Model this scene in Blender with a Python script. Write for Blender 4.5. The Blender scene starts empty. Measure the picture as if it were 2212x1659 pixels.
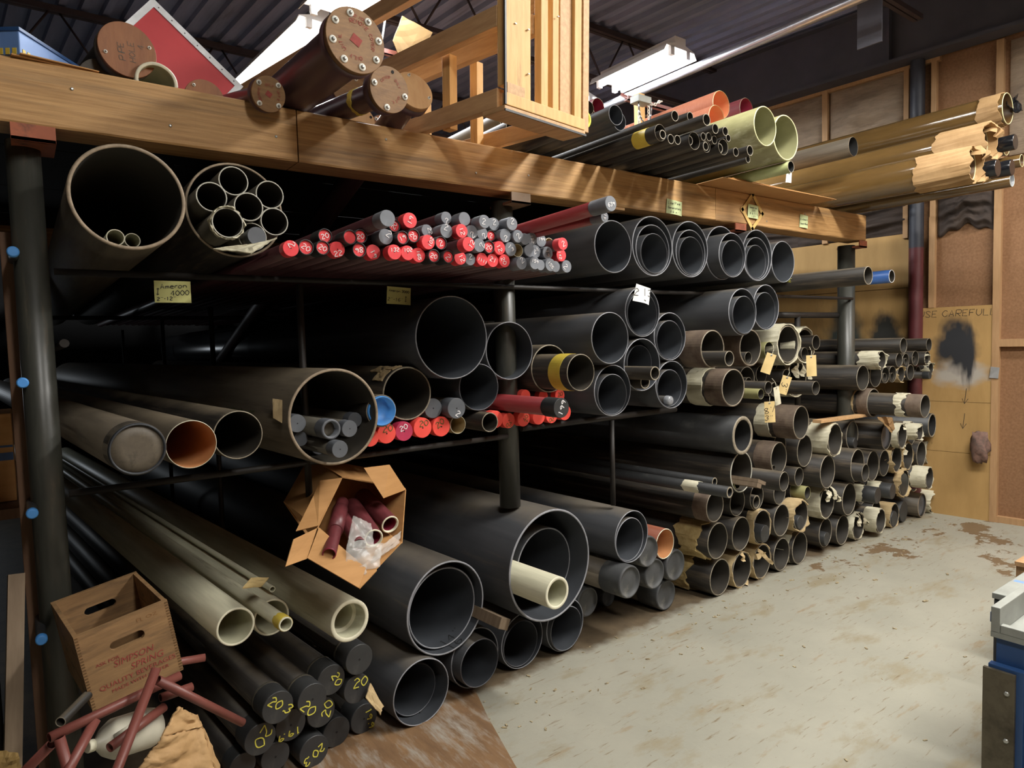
import bpy, bmesh, math, random
from mathutils import Vector, Matrix, Euler
PI = math.pi
rnd = random.Random(7)
S = bpy.context.scene
COL = S.collection
# ------------------------------------------------------------------ camera
cam_d = bpy.data.cameras.new('camera')
cam_d.sensor_width = 36.0
cam_d.lens = 36.0 * 1437.130 / 2212.0
cam_d.clip_start = 0.05
cam = bpy.data.objects.new('camera', cam_d)
COL.objects.link(cam)
CM = [[0.803444, 0.059156, -0.592434], [-0.594714, 0.032698, -0.803272], [-0.028147, 0.997713, 0.061452]]
cam.matrix_world = Matrix([[CM[0][0], CM[0][1], CM[0][2], 0.0], [CM[1][0], CM[1][1], CM[1][2], -2.45], [CM[2][0], CM[2][1], CM[2][2], 1.58], [0, 0, 0, 1]])
S.camera = cam
# ------------------------------------------------------------------ world, exposure
w = bpy.data.worlds.new('world'); S.world = w; w.use_nodes = True
w.node_tree.nodes['Background'].inputs[0].default_value = (0.55, 0.62, 0.8, 1)
w.node_tree.nodes['Background'].inputs[1].default_value = 0.03
S.view_settings.view_transform = 'Standard'
S.view_settings.look = 'None'
S.view_settings.gamma = 1.0
S.view_settings.use_curve_mapping = False
S.view_settings.exposure = 0.9
STREAK_POWER = 3.0        # light added at the rear to streak the grey pipe, watts
TUBE_POWER = 62.0          # watts per fluorescent fixture
# ------------------------------------------------------------------ materials
MATS = {}
def srgb(h):
    h = h.lstrip('#'); o = []
    for i in (0, 2, 4):
        c = int(h[i:i+2], 16) / 255.0
        o.append(c / 12.92 if c <= 0.04045 else ((c + 0.055) / 1.055) ** 2.4)
    return tuple(o)
def mat(name, col, rough=0.5, col2=None, var=0.18, scale=6.0, stretch=(1, 1, 1), metal=0.0, spec=0.5, bump=0.0, dirt=None, detail=5.0, coat=0.0, dust=0.0):
    """procedural principled material: noise between col and col2, optional dirt (colour, amount, scale)"""
    if name in MATS: return MATS[name]
    if isinstance(col, str): col = srgb(col)
    if isinstance(col2, str): col2 = srgb(col2)
    m = bpy.data.materials.new(name); m.use_nodes = True
    nt = m.node_tree; N = nt.nodes; L = nt.links
    b = N['Principled BSDF']
    b.inputs['Roughness'].default_value = rough; b.inputs['Metallic'].default_value = metal
    b.inputs['Specular IOR Level'].default_value = spec
    if coat: b.inputs['Coat Weight'].default_value = coat; b.inputs['Coat Roughness'].default_value = 0.12
    tc = N.new('ShaderNodeTexCoord'); mp = N.new('ShaderNodeMapping'); mp.inputs['Scale'].default_value = stretch
    L.new(tc.outputs['Object'], mp.inputs['Vector'])
    n = N.new('ShaderNodeTexNoise'); n.inputs['Scale'].default_value = scale; n.inputs['Detail'].default_value = detail
    n.inputs['Roughness'].default_value = 0.62
    L.new(mp.outputs[0], n.inputs['Vector'])
    r = N.new('ShaderNodeValToRGB'); r.color_ramp.elements[0].position = 0.32; r.color_ramp.elements[1].position = 0.68
    a = tuple(c * (1 - var) for c in col); c2 = col2 if col2 else tuple(min(1, c * (1 + var)) for c in col)
    r.color_ramp.elements[0].color = (*(a if not col2 else col), 1); r.color_ramp.elements[1].color = (*c2, 1)
    L.new(n.outputs['Fac'], r.inputs[0])
    out = r.outputs[0]
    if dirt:
        dc, am, ds = dirt
        if isinstance(dc, str): dc = srgb(dc)
        n2 = N.new('ShaderNodeTexNoise'); n2.inputs['Scale'].default_value = ds; n2.inputs['Detail'].default_value = 6; n2.inputs['Roughness'].default_value = 0.7
        L.new(mp.outputs[0], n2.inputs['Vector'])
        r2 = N.new('ShaderNodeValToRGB'); r2.color_ramp.elements[0].position = 0.66 - am * 0.35; r2.color_ramp.elements[1].position = 0.80 - am * 0.2
        L.new(n2.outputs['Fac'], r2.inputs[0])
        mx = N.new('ShaderNodeMix'); mx.data_type = 'RGBA'
        L.new(r2.outputs[0], mx.inputs[0]); L.new(out, mx.inputs[6]); mx.inputs[7].default_value = (*dc, 1)
        out = mx.outputs[2]
    if dust:        # settled dust on upward surfaces
        ge = N.new('ShaderNodeNewGeometry'); sp = N.new('ShaderNodeSeparateXYZ'); L.new(ge.outputs['Normal'], sp.inputs[0])
        n3 = N.new('ShaderNodeTexNoise'); n3.inputs['Scale'].default_value = 4.0; n3.inputs['Detail'].default_value = 7; L.new(tc.outputs['Object'], n3.inputs['Vector'])
        ma = N.new('ShaderNodeMath'); ma.operation = 'MULTIPLY_ADD'; L.new(n3.outputs['Fac'], ma.inputs[0]); ma.inputs[1].default_value = .7; L.new(sp.outputs['Z'], ma.inputs[2])
        r3 = N.new('ShaderNodeValToRGB'); r3.color_ramp.elements[0].position = .78; r3.color_ramp.elements[1].position = 1.0; r3.color_ramp.elements[1].color = (dust, dust, dust, 1)
        mh = N.new('ShaderNodeMath'); mh.operation = 'MULTIPLY'; L.new(ma.outputs[0], mh.inputs[0]); mh.inputs[1].default_value = .75; L.new(mh.outputs[0], r3.inputs[0])
        md = N.new('ShaderNodeMix'); md.data_type = 'RGBA'; L.new(r3.outputs[0], md.inputs[0]); L.new(out, md.inputs[6]); md.inputs[7].default_value = (*srgb('#7b6f5c'), 1)
        out = md.outputs[2]
    L.new(out, b.inputs['Base Color'])
    if bump:
        bp = N.new('ShaderNodeBump'); bp.inputs['Strength'].default_value = bump; bp.inputs['Distance'].default_value = 0.01
        L.new(n.outputs['Fac'], bp.inputs['Height']); L.new(bp.outputs[0], b.inputs['Normal'])
    MATS[name] = m
    return m
def emit(name, col, s):
    m = bpy.data.materials.new(name); m.use_nodes = True
    b = m.node_tree.nodes['Principled BSDF']; b.inputs['Base Color'].default_value = (*col, 1)
    b.inputs['Emission Color'].default_value = (*col, 1); b.inputs['Emission Strength'].default_value = s
    MATS[name] = m; return m
PS = (9, 0.6, 9)      # streaks along a pipe
M_pvc = mat('grey_plastic', '#333538', 0.5, col2='#3e3f42', spec=.4, scale=3, stretch=PS, dirt=('#5b5247', .16, 1.6), dust=.4)
M_pvcg = mat('glossy_grey_plastic', '#34363a', 0.24, col2='#3d3f43', scale=3, stretch=PS, dirt=('#4c463e', .1, 1.6))
M_pvc_in = mat('grey_plastic_bore', '#2f3236', 0.5, col2='#36393e', scale=4)
M_pvc_rim = mat('cut_plastic_edge', '#85868b', 0.6, scale=30)
M_steel = mat('black_coated_steel', '#1f1d1b', 0.52, col2='#332e28', scale=4, stretch=PS, dirt=('#574c3e', .36, 2.6), bump=.15, dust=.55, spec=.32)
M_steel_in = mat('steel_bore', '#2b2823', 0.62, col2='#38332c', scale=5, dirt=('#524637', .25, 3), spec=.3)
M_steel_rim = mat('scraped_steel_edge', '#857c6b', 0.6, scale=40, var=.3)
M_bare = mat('bare_rusty_steel', '#5e5046', 0.6, col2='#7a6a5a', scale=14, dirt=('#4a382d', .4, 6))
M_brown = mat('brown_steel', '#4d453a', 0.55, col2='#5d5446', scale=4, stretch=PS, dirt=('#332d26', .35, 2.5), dust=.5)
M_brown_in = mat('dark_brown_bore', '#2b2925', 0.7, col2='#383228', scale=6)
M_brown_rim = mat('brown_cut_edge', '#8d7d68', 0.6, scale=30, var=.3)
M_pale = mat('pale_fibreglass', '#b3b098', 0.42, col2='#c8c5ac', scale=5, stretch=PS, dirt=('#807a62', .22, 3))
M_pale_in = mat('pale_fibreglass_bore', '#a9a78e', 0.5, scale=6)
M_pale_rim = mat('ivory_cut_edge', '#d6d2ba', 0.55, scale=25, var=.1)
M_tubewall = mat('dark_tube_wall', '#47433b', 0.5, col2='#5a554a', scale=5, stretch=PS)
M_greyr = mat('pale_grey_edge', '#b3b1a4', 0.55, scale=25, var=.12)
M_redd = mat('dull_dark_red_pipe', '#3b1d20', 0.42, col2='#472527', scale=3, stretch=PS, dirt=('#55423e', .15, 3), dust=.3)
M_red = mat('dark_red_fibreglass', '#74252a', 0.34, col2='#8a3332', scale=3, stretch=PS, dirt=('#8a6a60', .15, 3))
M_copper = mat('copper_brown_pipe', '#8c5844', 0.45, col2='#8a4a35', scale=6, stretch=PS)
M_copper_in = mat('orange_bore', '#b98456', 0.42, col2='#a8724a', scale=5)
M_orange = mat('orange_red_fibreglass', '#a0624c', 0.36, col2='#ae7258', scale=30, stretch=(1, 6, 1), dirt=('#d8c0ac', .1, 8))
M_orange_in = mat('bright_orange_bore', '#cf8158', 0.4, col2='#d98f66', scale=5)
M_fibre = mat('yellow_green_fibreglass', '#a39f74', 0.36, col2='#86835a', scale=5, stretch=(3, 1, 3), dirt=('#c9c6a4', .25, 4), coat=.15)
M_fibre_in = mat('olive_bore', '#8c8a64', 0.5, col2='#7b7a58', scale=6)
M_fibre_rim = mat('straw_cut_edge', '#cfcb9c', 0.5, scale=30, var=.12)
M_green = mat('pale_green_pipe', '#b4bb86', 0.4, col2='#a2a873', scale=6, stretch=(3, 1, 3))
M_amber = mat('amber_fibreglass', '#614a28', 0.13, col2='#523e22', scale=4, stretch=(4, .7, 4), bump=.12, coat=.4)
M_amber_in = mat('amber_bore', '#5a4122', 0.45, scale=5)
M_maroon = mat('maroon_pipe', '#6d3337', 0.4, col2='#5b2a2e', scale=6, stretch=PS)
M_maroon_in = mat('wine_red_bore', '#7a2236', 0.38, col2='#8a2a3e', scale=5)
M_olive = mat('olive_pipe_end', '#9a9668', 0.5, col2='#87845a', scale=14)
M_blue = mat('blue_pipe', '#3c66ab', 0.35, col2='#345a9a', scale=6, dirt=('#8aa0c8', .2, 8))
M_tan = mat('tan_tube', '#a58f66', 0.5, col2='#8d7850', scale=6)
M_blk = mat('black_plastic_cap', '#2a2b2c', 0.46, col2='#343536', scale=12, dirt=('#4a4a46', .22, 9))
M_blkshine = mat('glossy_black_cap', '#16171a', 0.16, scale=6)
M_grey = mat('grey_plastic_cap', '#6a6e75', 0.55, col2='#787c83', scale=12, dirt=('#8c8e90', .2, 12))
M_dgrey = mat('dark_grey_cap', '#505358', 0.55, col2='#5a5d62', scale=12, dirt=('#6b6c6d', .12, 10))
M_dish = mat('dished_cap_grey', '#27292d', 0.5, col2='#303338', scale=12, dirt=('#45474a', .15, 8))
M_dusty = mat('dusty_dark_cap', '#3d3e40', 0.6, col2='#484949', scale=9, dirt=('#74726c', .22, 7))
M_capred = mat('red_plastic_cap', '#e8474c', 0.45, col2='#dd3b42', scale=9, dirt=('#f0777a', .14, 10))
M_caporange = mat('bright_red_cap', '#ee5549', 0.5, col2='#e64a40', scale=9)
M_capmag = mat('magenta_cap', '#b03050', 0.5, scale=9)
M_capblue = mat('blue_plug', '#4f97e0', 0.45, col2='#478bd2', scale=6)
M_capyel = mat('lime_yellow_cap', '#dbe04a', 0.5, scale=6)
M_clear = mat('greyish_clear_cap', '#8b8e92', 0.2, scale=6)
M_hole = mat('dark_hole', '#0c0c0d', 0.8)
M_wool = mat('yellow_wool_wrap', '#c3ac78', 0.9, col2='#a58c58', scale=30, bump=.6)
M_tanp = mat('tan_torn_paper', '#c2ab80', 0.85, col2='#a8916a', scale=16, bump=.3)
M_white = mat('whitewashed_paper', '#d2cdb6', 0.8, col2='#bcb59a', scale=12, bump=.3, dirt=('#7c7360', .22, 9))
M_yellow = mat('yellow_tape', '#d8c050', 0.5, col2='#c9ae3e', scale=12)
M_kraft = mat('kraft_paper', '#b18f63', 0.75, col2='#9c7a4f', scale=9, bump=.3)
M_card = mat('cardboard', '#b98a55', 0.8, col2='#a97b48', scale=5, stretch=(1, 1, 8))
M_tag = mat('manila_tag', '#d9bf85', 0.8, col2='#cbb077', scale=12)
M_note = mat('pale_green_note', '#c3cf9d', 0.8, scale=8, var=.06)
M_notey = mat('yellow_note', '#b9b878', 0.8, scale=8, var=.06)
M_paper = mat('white_paper', '#e4e4e0', 0.8, scale=8, var=.05)
M_ink = mat('black_ink', '#1b1b1c', 0.7)
M_inkw = mat('white_marker', '#e9e6e6', 0.6, var=.05)
M_inky = mat('yellow_marker', '#cfc84e', 0.6, var=.08)
M_inko = mat('dark_green_marker', '#4b5a24', 0.6, var=.08)
M_inkr = mat('red_stencil', '#8e3e36', 0.8, var=.2, scale=60)
M_fir = mat('fir_beam', '#c89e68', 0.62, col2='#9b7344', scale=9, stretch=(.35, 5, 9), dirt=('#6b5843', .42, 1.1), bump=.25, detail=9)
M_fir2 = mat('fir_beam_clean', '#cca36c', 0.62, col2='#a17848', scale=9, stretch=(.35, 5, 9), dirt=('#705a42', .40, 1.2), bump=.25, detail=9)
M_pine = mat('pine_lumber', '#d9ae70', 0.6, col2='#c79a5c', scale=9, stretch=(6, 6, .7), dirt=('#8a6a45', .12, 3), bump=.06)
M_pinel = mat('pine_rail', '#c9a275', 0.6, col2='#b08a5e', scale=9, stretch=(6, .6, 6), dirt=('#8a6a45', .12, 3), bump=.06)
M_ply = mat('plywood_disc', '#8d6a42', 0.6, col2='#775737', scale=9, stretch=(2, 4, 9), dirt=('#6a4a2c', .2, 3), bump=.1)
M_plyr = mat('reddish_plywood_disc', '#96643f', 0.62, col2='#845536', scale=7, stretch=(5, 4, 1.2), bump=.12)
M_plyl = mat('light_plywood_disc', '#c9a172', 0.62, col2='#b98e60', scale=7, stretch=(5, 4, 1.2))
M_purple = mat('plum_coated_pipe', '#513a3c', 0.35, col2='#5e4546', scale=5, stretch=PS)
M_bolt = mat('zinc_bolt', '#b9bab6', 0.35, metal=.7, scale=20)
M_washer = mat('white_washer', '#dedcd2', 0.5, scale=20, var=.08)
M_postm = mat('dark_steel_post', '#33342f', 0.38, col2='#40403a', scale=7, stretch=(4, 4, .6), dirt=('#5c5346', .25, 5))
M_rail = mat('rack_rail', '#1d1a18', 0.55, col2='#292420', scale=8)
M_plate = mat('rusty_saddle', '#a85f40', 0.7, col2='#97543a', scale=10, dirt=('#41322b', .3, 9))
M_plate2 = mat('worn_saddle', '#7d6a58', 0.6, col2='#8b7358', scale=14, dirt=('#4a3f36', .3, 9))
M_joist = mat('dark_joist_steel', '#33292b', 0.6, scale=8)
M_deck = mat('galvanised_deck', '#868ca4', 0.55, col2='#6f7489', scale=3, stretch=(3, .4, 1), metal=.1, dirt=('#5c5a60', .2, 1.5))
M_girder = mat('girder_steel', '#4a4a52', 0.6, col2='#3e3e46', scale=3)
M_conduit = mat('zinc_conduit', '#9a9aa0', 0.32, metal=.8, scale=8)
M_whitemetal = mat('white_enamel', '#c9cacb', 0.5, var=.04)
M_tube = emit('lit_tube', (1.0, 0.985, 0.95), 14.0)
M_fiber = mat('brown_fibreboard', '#8a6648', 0.9, col2='#785638', scale=60, bump=.15, dirt=('#6c4c33', .2, 2))
M_plyw = mat('wall_plywood', '#b08d57', 0.75, col2='#a07e4b', scale=3, stretch=(1, 2, .6), dirt=('#7a6140', .22, 1.6))
M_stud = mat('wall_stud', '#ad8860', 0.7, col2='#9d7a54', scale=8, stretch=(6, 6, .7))
M_insul = mat('kraft_insulation', '#93806a', 0.75, col2='#7f6d5a', scale=9, stretch=(1, 1, 4), bump=1.0)
M_insuld = mat('dark_insulation', '#43372f', 0.9, col2='#362d28', scale=6, bump=.6)  # darker tone than the kraft faced batts
M_column = mat('maroon_column', '#5b2a2c', 0.45, col2='#4e2326', scale=6)
M_pegwood = mat('weathered_post_wood', '#6d503a', 0.75, col2='#5c4230', scale=7, stretch=(6, 6, .6), dirt=('#3a2a1e', .25, 5))
M_oldwood = mat('grey_old_board', '#7b6a56', 0.8, col2='#665644', scale=8, stretch=(6, 6, .6))
M_crate = mat('crate_wood', '#91704a', 0.7, col2='#795c3c', scale=9, stretch=(.8, 6, 6), dirt=('#463524', .42, 3.2), bump=.12)
M_redox = mat('red_oxide_tube', '#76423a', 0.45, col2='#693830', scale=8, dirt=('#8a5a4c', .15, 8))
M_jug = mat('milky_plastic', '#a8a494', 0.4, col2='#c2bdab', scale=4)
M_bluem = mat('blue_machine_paint', '#2c4f80', 0.45, col2='#274672', scale=5)
M_bluel = mat('light_blue_metal', '#5f83bd', 0.45, col2='#6f92c9', scale=5, dirt=('#8e9db5', .3, 7))
M_greym = mat('grey_painted_steel', '#94968f', 0.5, col2='#84867f', scale=12, dirt=('#5e5f59', .2, 6))
M_dkplate = mat('mottled_steel_plate', '#5a5346', 0.5, col2='#6b6352', scale=9, metal=.4, dirt=('#332d22', .5, 5))
M_signred = mat('red_panel', '#d23a40', 0.5, col2='#c73339', scale=4)
M_alu = mat('aluminium_edge', '#b9babb', 0.4, metal=.6, scale=12)
M_sheet = mat('floor_plywood', '#856646', 0.7, col2='#6b5138', scale=3, stretch=(5, 1, 1), dirt=('#9b958a', .5, 3.2), bump=.2)
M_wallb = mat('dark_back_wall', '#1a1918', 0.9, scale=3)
M_chip = mat('debris_chip', '#5a4a38', 0.9, col2='#c2b28c', scale=90)
def plastic_film():
    m = bpy.data.materials.new('clear_film'); m.use_nodes = True
    nt = m.node_tree; b = nt.nodes['Principled BSDF']
    b.inputs['Base Color'].default_value = (0.75, 0.74, 0.70, 1); b.inputs['Roughness'].default_value = 0.25
    b.inputs['Alpha'].default_value = 0.24
    MATS['clear_film'] = m; return m
M_film = plastic_film()
# ------------------------------------------------------------------ mesh helpers
class MB:
    def __init__(s): s.v = []; s.f = []; s.m = []; s.sm = []
    def add(s, vs, fs, mi=0, smooth=False):
        o = len(s.v); s.v += [tuple(v) for v in vs]
        for f in fs: s.f.append(tuple(i + o for i in f)); s.m.append(mi); s.sm.append(smooth)
    def box(s, a, b, mi=0, M=None):
        x0, y0, z0 = a; x1, y1, z1 = b
        vs = [Vector(p) for p in ((x0,y0,z0),(x1,y0,z0),(x1,y1,z0),(x0,y1,z0),(x0,y0,z1),(x1,y0,z1),(x1,y1,z1),(x0,y1,z1))]
        if M: vs = [M @ v for v in vs]
        s.add(vs, [(0,3,2,1),(4,5,6,7),(0,1,5,4),(1,2,6,5),(2,3,7,6),(3,0,4,7)], mi)
    def rings(s, prof, n, closed_a=False, closed_b=False, mis=None, smooth=True, M=None):
        """lathe around +Y: prof = [(y, r)], faces between successive rings, mis = material per band"""
        o = len(s.v)
        for (y, r) in prof:
            for k in range(n):
                a = 2 * PI * k / n; p = Vector((r * math.cos(a), y, r * math.sin(a)))
                s.v.append(tuple(M @ p if M else p))
        for i in range(len(prof) - 1):
            for k in range(n):
                k2 = (k + 1) % n
                s.f.append((o + i*n + k, o + i*n + k2, o + (i+1)*n + k2, o + (i+1)*n + k)); s.m.append(mis[i] if mis else 0); s.sm.append(smooth)
        if closed_a: s.f.append(tuple(o + k for k in range(n))[::-1]); s.m.append(mis[0] if mis else 0); s.sm.append(False)
        if closed_b: s.f.append(tuple(o + (len(prof)-1)*n + k for k in range(n))); s.m.append(mis[-1] if mis else 0); s.sm.append(False)
    def tube(s, p0, p1, r, n=12, mi=0, caps=True, r2=None):
        p0, p1 = Vector(p0), Vector(p1); d = p1 - p0
        q = d.to_track_quat('Y', 'Z').to_matrix().to_4x4(); M = Matrix.Translation(p0) @ q
        s.rings([(0, r), (d.length, r2 or r)], n, caps, caps, [mi, mi], True, M)
    def ribbon(s, pts, wd, mi=0, nrm=None):
        """flat strip of width wd along pts lying in the XZ plane (or across nrm)"""
        pts = [Vector(p) for p in pts]; nrm = Vector(nrm or (0, -1, 0)); vs = []
        for i, p in enumerate(pts):
            t = (pts[min(i+1, len(pts)-1)] - pts[max(i-1, 0)])
            if t.length < 1e-9: t = Vector((1, 0, 0))
            sd = t.normalized().cross(nrm).normalized() * wd / 2
            vs += [p - sd, p + sd]
        s.add(vs, [(2*i, 2*i+1, 2*i+3, 2*i+2) for i in range(len(pts)-1)], mi)
    def build(s, name, mats, parent=None, flat=False, bevel=0):
        me = bpy.data.meshes.new(name); me.from_pydata(s.v, [], s.f)
        if not isinstance(mats, (list, tuple)): mats = [mats]
        for m in mats: me.materials.append(m)
        me.polygons.foreach_set('material_index', s.m)
        me.polygons.foreach_set('use_smooth', [bool(x) and not flat for x in s.sm])
        me.update()
        o = bpy.data.objects.new(name, me); COL.objects.link(o)
        if parent is not None: o.parent = parent
        if bevel:
            bv = o.modifiers.new('bevel', 'BEVEL'); bv.width = bevel; bv.segments = 2; bv.limit_method = 'ANGLE'
        return o
def tag(o, label, cat, group=None):
    o['label'] = label; o['category'] = cat
    if group: o['group'] = group
    return o
def structure(o): o['kind'] = 'structure'; return o
def empty(name, label, cat, loc=(0,0,0), rot=(0,0,0), group=None):
    o = bpy.data.objects.new(name, None); COL.objects.link(o); o.location = loc; o.rotation_euler = rot
    o.empty_display_size = 0.05
    return tag(o, label, cat, group)
def part(name, m, parent, *boxes, bevel=0, label=None):
    b = MB()
    for bx in boxes: b.box(*bx)
    o = b.build(name, m, parent, bevel=bevel)
    if label: o['label'] = label
    return o
# ------------------------------------------------------------------ handwriting (single stroke letters on a 4 x 6 grid)
G = {'0':'~26 04 02 20 42 44 26','1':'15 26 20','2':'~05 26 44 23 00;00 40','3':'~05 26 45 23;~23 42 20 01','4':'36 02 42;36 30','5':'46 06 03;~03 24 42 20 01',
'6':'~46 15 02 20 42 23 02','7':'06 46 10','8':'~23 05 26 45 23 01 20 41 23','9':'~44 25 04 23 44 30','A':'00 26 40;12 32','B':'00 06;~06 36 34 03;~03 43 41 00','C':'~45 26 04 02 20 41',
'D':'00 06;~06 36 43 30 00','E':'46 06 00 40;03 33','F':'46 06 00;03 33','G':'~45 26 04 02 20 41;41 43 23','H':'00 06;40 46;03 43','I':'26 20','J':'36 31;~31 20 01','K':'00 06;46 03 40','L':'06 00 40',
'M':'00 06 23 46 40','N':'00 06 40 46','O':'~26 04 02 20 42 44 26','P':'00 06;~06 46 43 03','Q':'~26 04 02 20 42 44 26;31 40','R':'00 06;~06 46 43 03;13 40','S':'~45 26 05 23 41 20 01','T':'06 46;26 20',
'U':'~06 02 20 42 46','V':'06 20 46','W':'06 10 23 30 46','X':'06 40;00 46','Y':'06 23 46;23 20','Z':'06 46 00 40','.':'20 21','"':'16 15;36 35',"'":'26 25','/':'00 46','-':'13 33','|':'27 20',
'>':'03 43;14 03 12;34 43 32','^':'20 26;15 26 35;11 20 31','!':'26 20;12 20 32',
'm':'00 03;~02 13 22 20;~22 33 42 40','e':'~02 42 33 13 01 20 40','r':'00 03;~02 13 33','o':'~13 01 10 30 42 33 13','n':'00 03;~02 23 42 40','i':'22 20','d':'46 40;~42 23 01 20 41','p':'03 00;~03 33 31 01','a':'~43 13 01 20 42;43 40','s':'~33 13 12 31 20 00','t':'26 20;14 34','u':'~03 01 20 42;43 40','l':'26 20'}
def crom(p):
    o = []
    for i in range(len(p) - 1):
        a, b, c, d = p[max(i-1, 0)], p[i], p[i+1], p[min(i+2, len(p)-1)]
        for k in range(5):
            t = k / 5
            o.append(tuple(0.5 * ((2*b[j]) + (-a[j]+c[j])*t + (2*a[j]-5*b[j]+4*c[j]-d[j])*t*t + (-a[j]+3*b[j]-3*c[j]+d[j])*t**3) for j in (0, 1)))
    return o + [p[-1]]
def strokes(txt, h, spacing=5.6, shear=0.1):
    """list of 2D polylines for a text of letter height h, centred on the origin"""
    u = h / 6.0; out = []; x = 0.0
    for ch in txt:
        if ch == ' ': x += 3.5; continue
        for st in G.get(ch, G.get(ch.upper(), '')).split(';'):
            if not st: continue
            sm = st[0] == '~'; pts = [(int(q[0]), int(q[1])) for q in st.lstrip('~').split()]
            if sm: pts = crom(pts)
            out.append([((x + px + py * shear) * u, (py - 3) * u) for px, py in pts])
        x += 2.6 if ch in ".'I|il" else 4.0 if ch == 'r' else 4.6 if ch in '"t-' else spacing
    wd = (x - 1.6) * u
    return [[(a - wd / 2, b) for a, b in st] for st in out], wd
def write(name, lines, mtl, parent, frame, wd):
    """lines = [(text, height, x, z, rotation degrees)]; frame(x, z) -> local point"""
    b = MB()
    for (txt, h, ox, oz, rot) in lines:
        ss, _ = strokes(txt, h); c, s_ = math.cos(math.radians(rot)), math.sin(math.radians(rot))
        for st in ss:
            pts = [(ox + c*a - s_*q, oz + s_*a + c*q) for a, q in st]
            P3 = [Vector(frame(*p)) for p in pts]
            e = Vector(frame(pts[0][0] + 1e-3, pts[0][1])) - P3[0]; g = Vector(frame(pts[0][0], pts[0][1] + 1e-3)) - P3[0]
            b.ribbon(P3, wd, 0, e.cross(g))
    return b.build(name, mtl, parent)
def flat(y): return lambda x, z: (x, y, z)
def printed(name, txt, h, mtl, parent, M, shear=0.0, width=None):
    """block lettering: font outline turned into a thin mesh in the XZ plane of M, centred"""
    cu = bpy.data.curves.new(name, 'FONT'); cu.body = txt; cu.size = h; cu.align_x = 'CENTER'; cu.align_y = 'CENTER'; cu.shear = shear; cu.extrude = 0.0002
    cu.resolution_u = 3
    t = bpy.data.objects.new('tmp', cu); COL.objects.link(t); bpy.context.view_layer.update()
    me = bpy.data.meshes.new_from_object(t.evaluated_get(bpy.context.evaluated_depsgraph_get()))
    bpy.data.objects.remove(t); bpy.data.curves.remove(cu)
    if width:
        xs = [v.co.x for v in me.vertices]; k = width / (max(xs) - min(xs))
        for v in me.vertices: v.co.x *= k
    me.transform(M @ Matrix.Rotation(PI / 2, 4, 'X')); me.materials.clear(); me.materials.append(mtl)
    me.name = name
    o = bpy.data.objects.new(name, me); COL.objects.link(o); o.parent = parent
    return o
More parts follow.
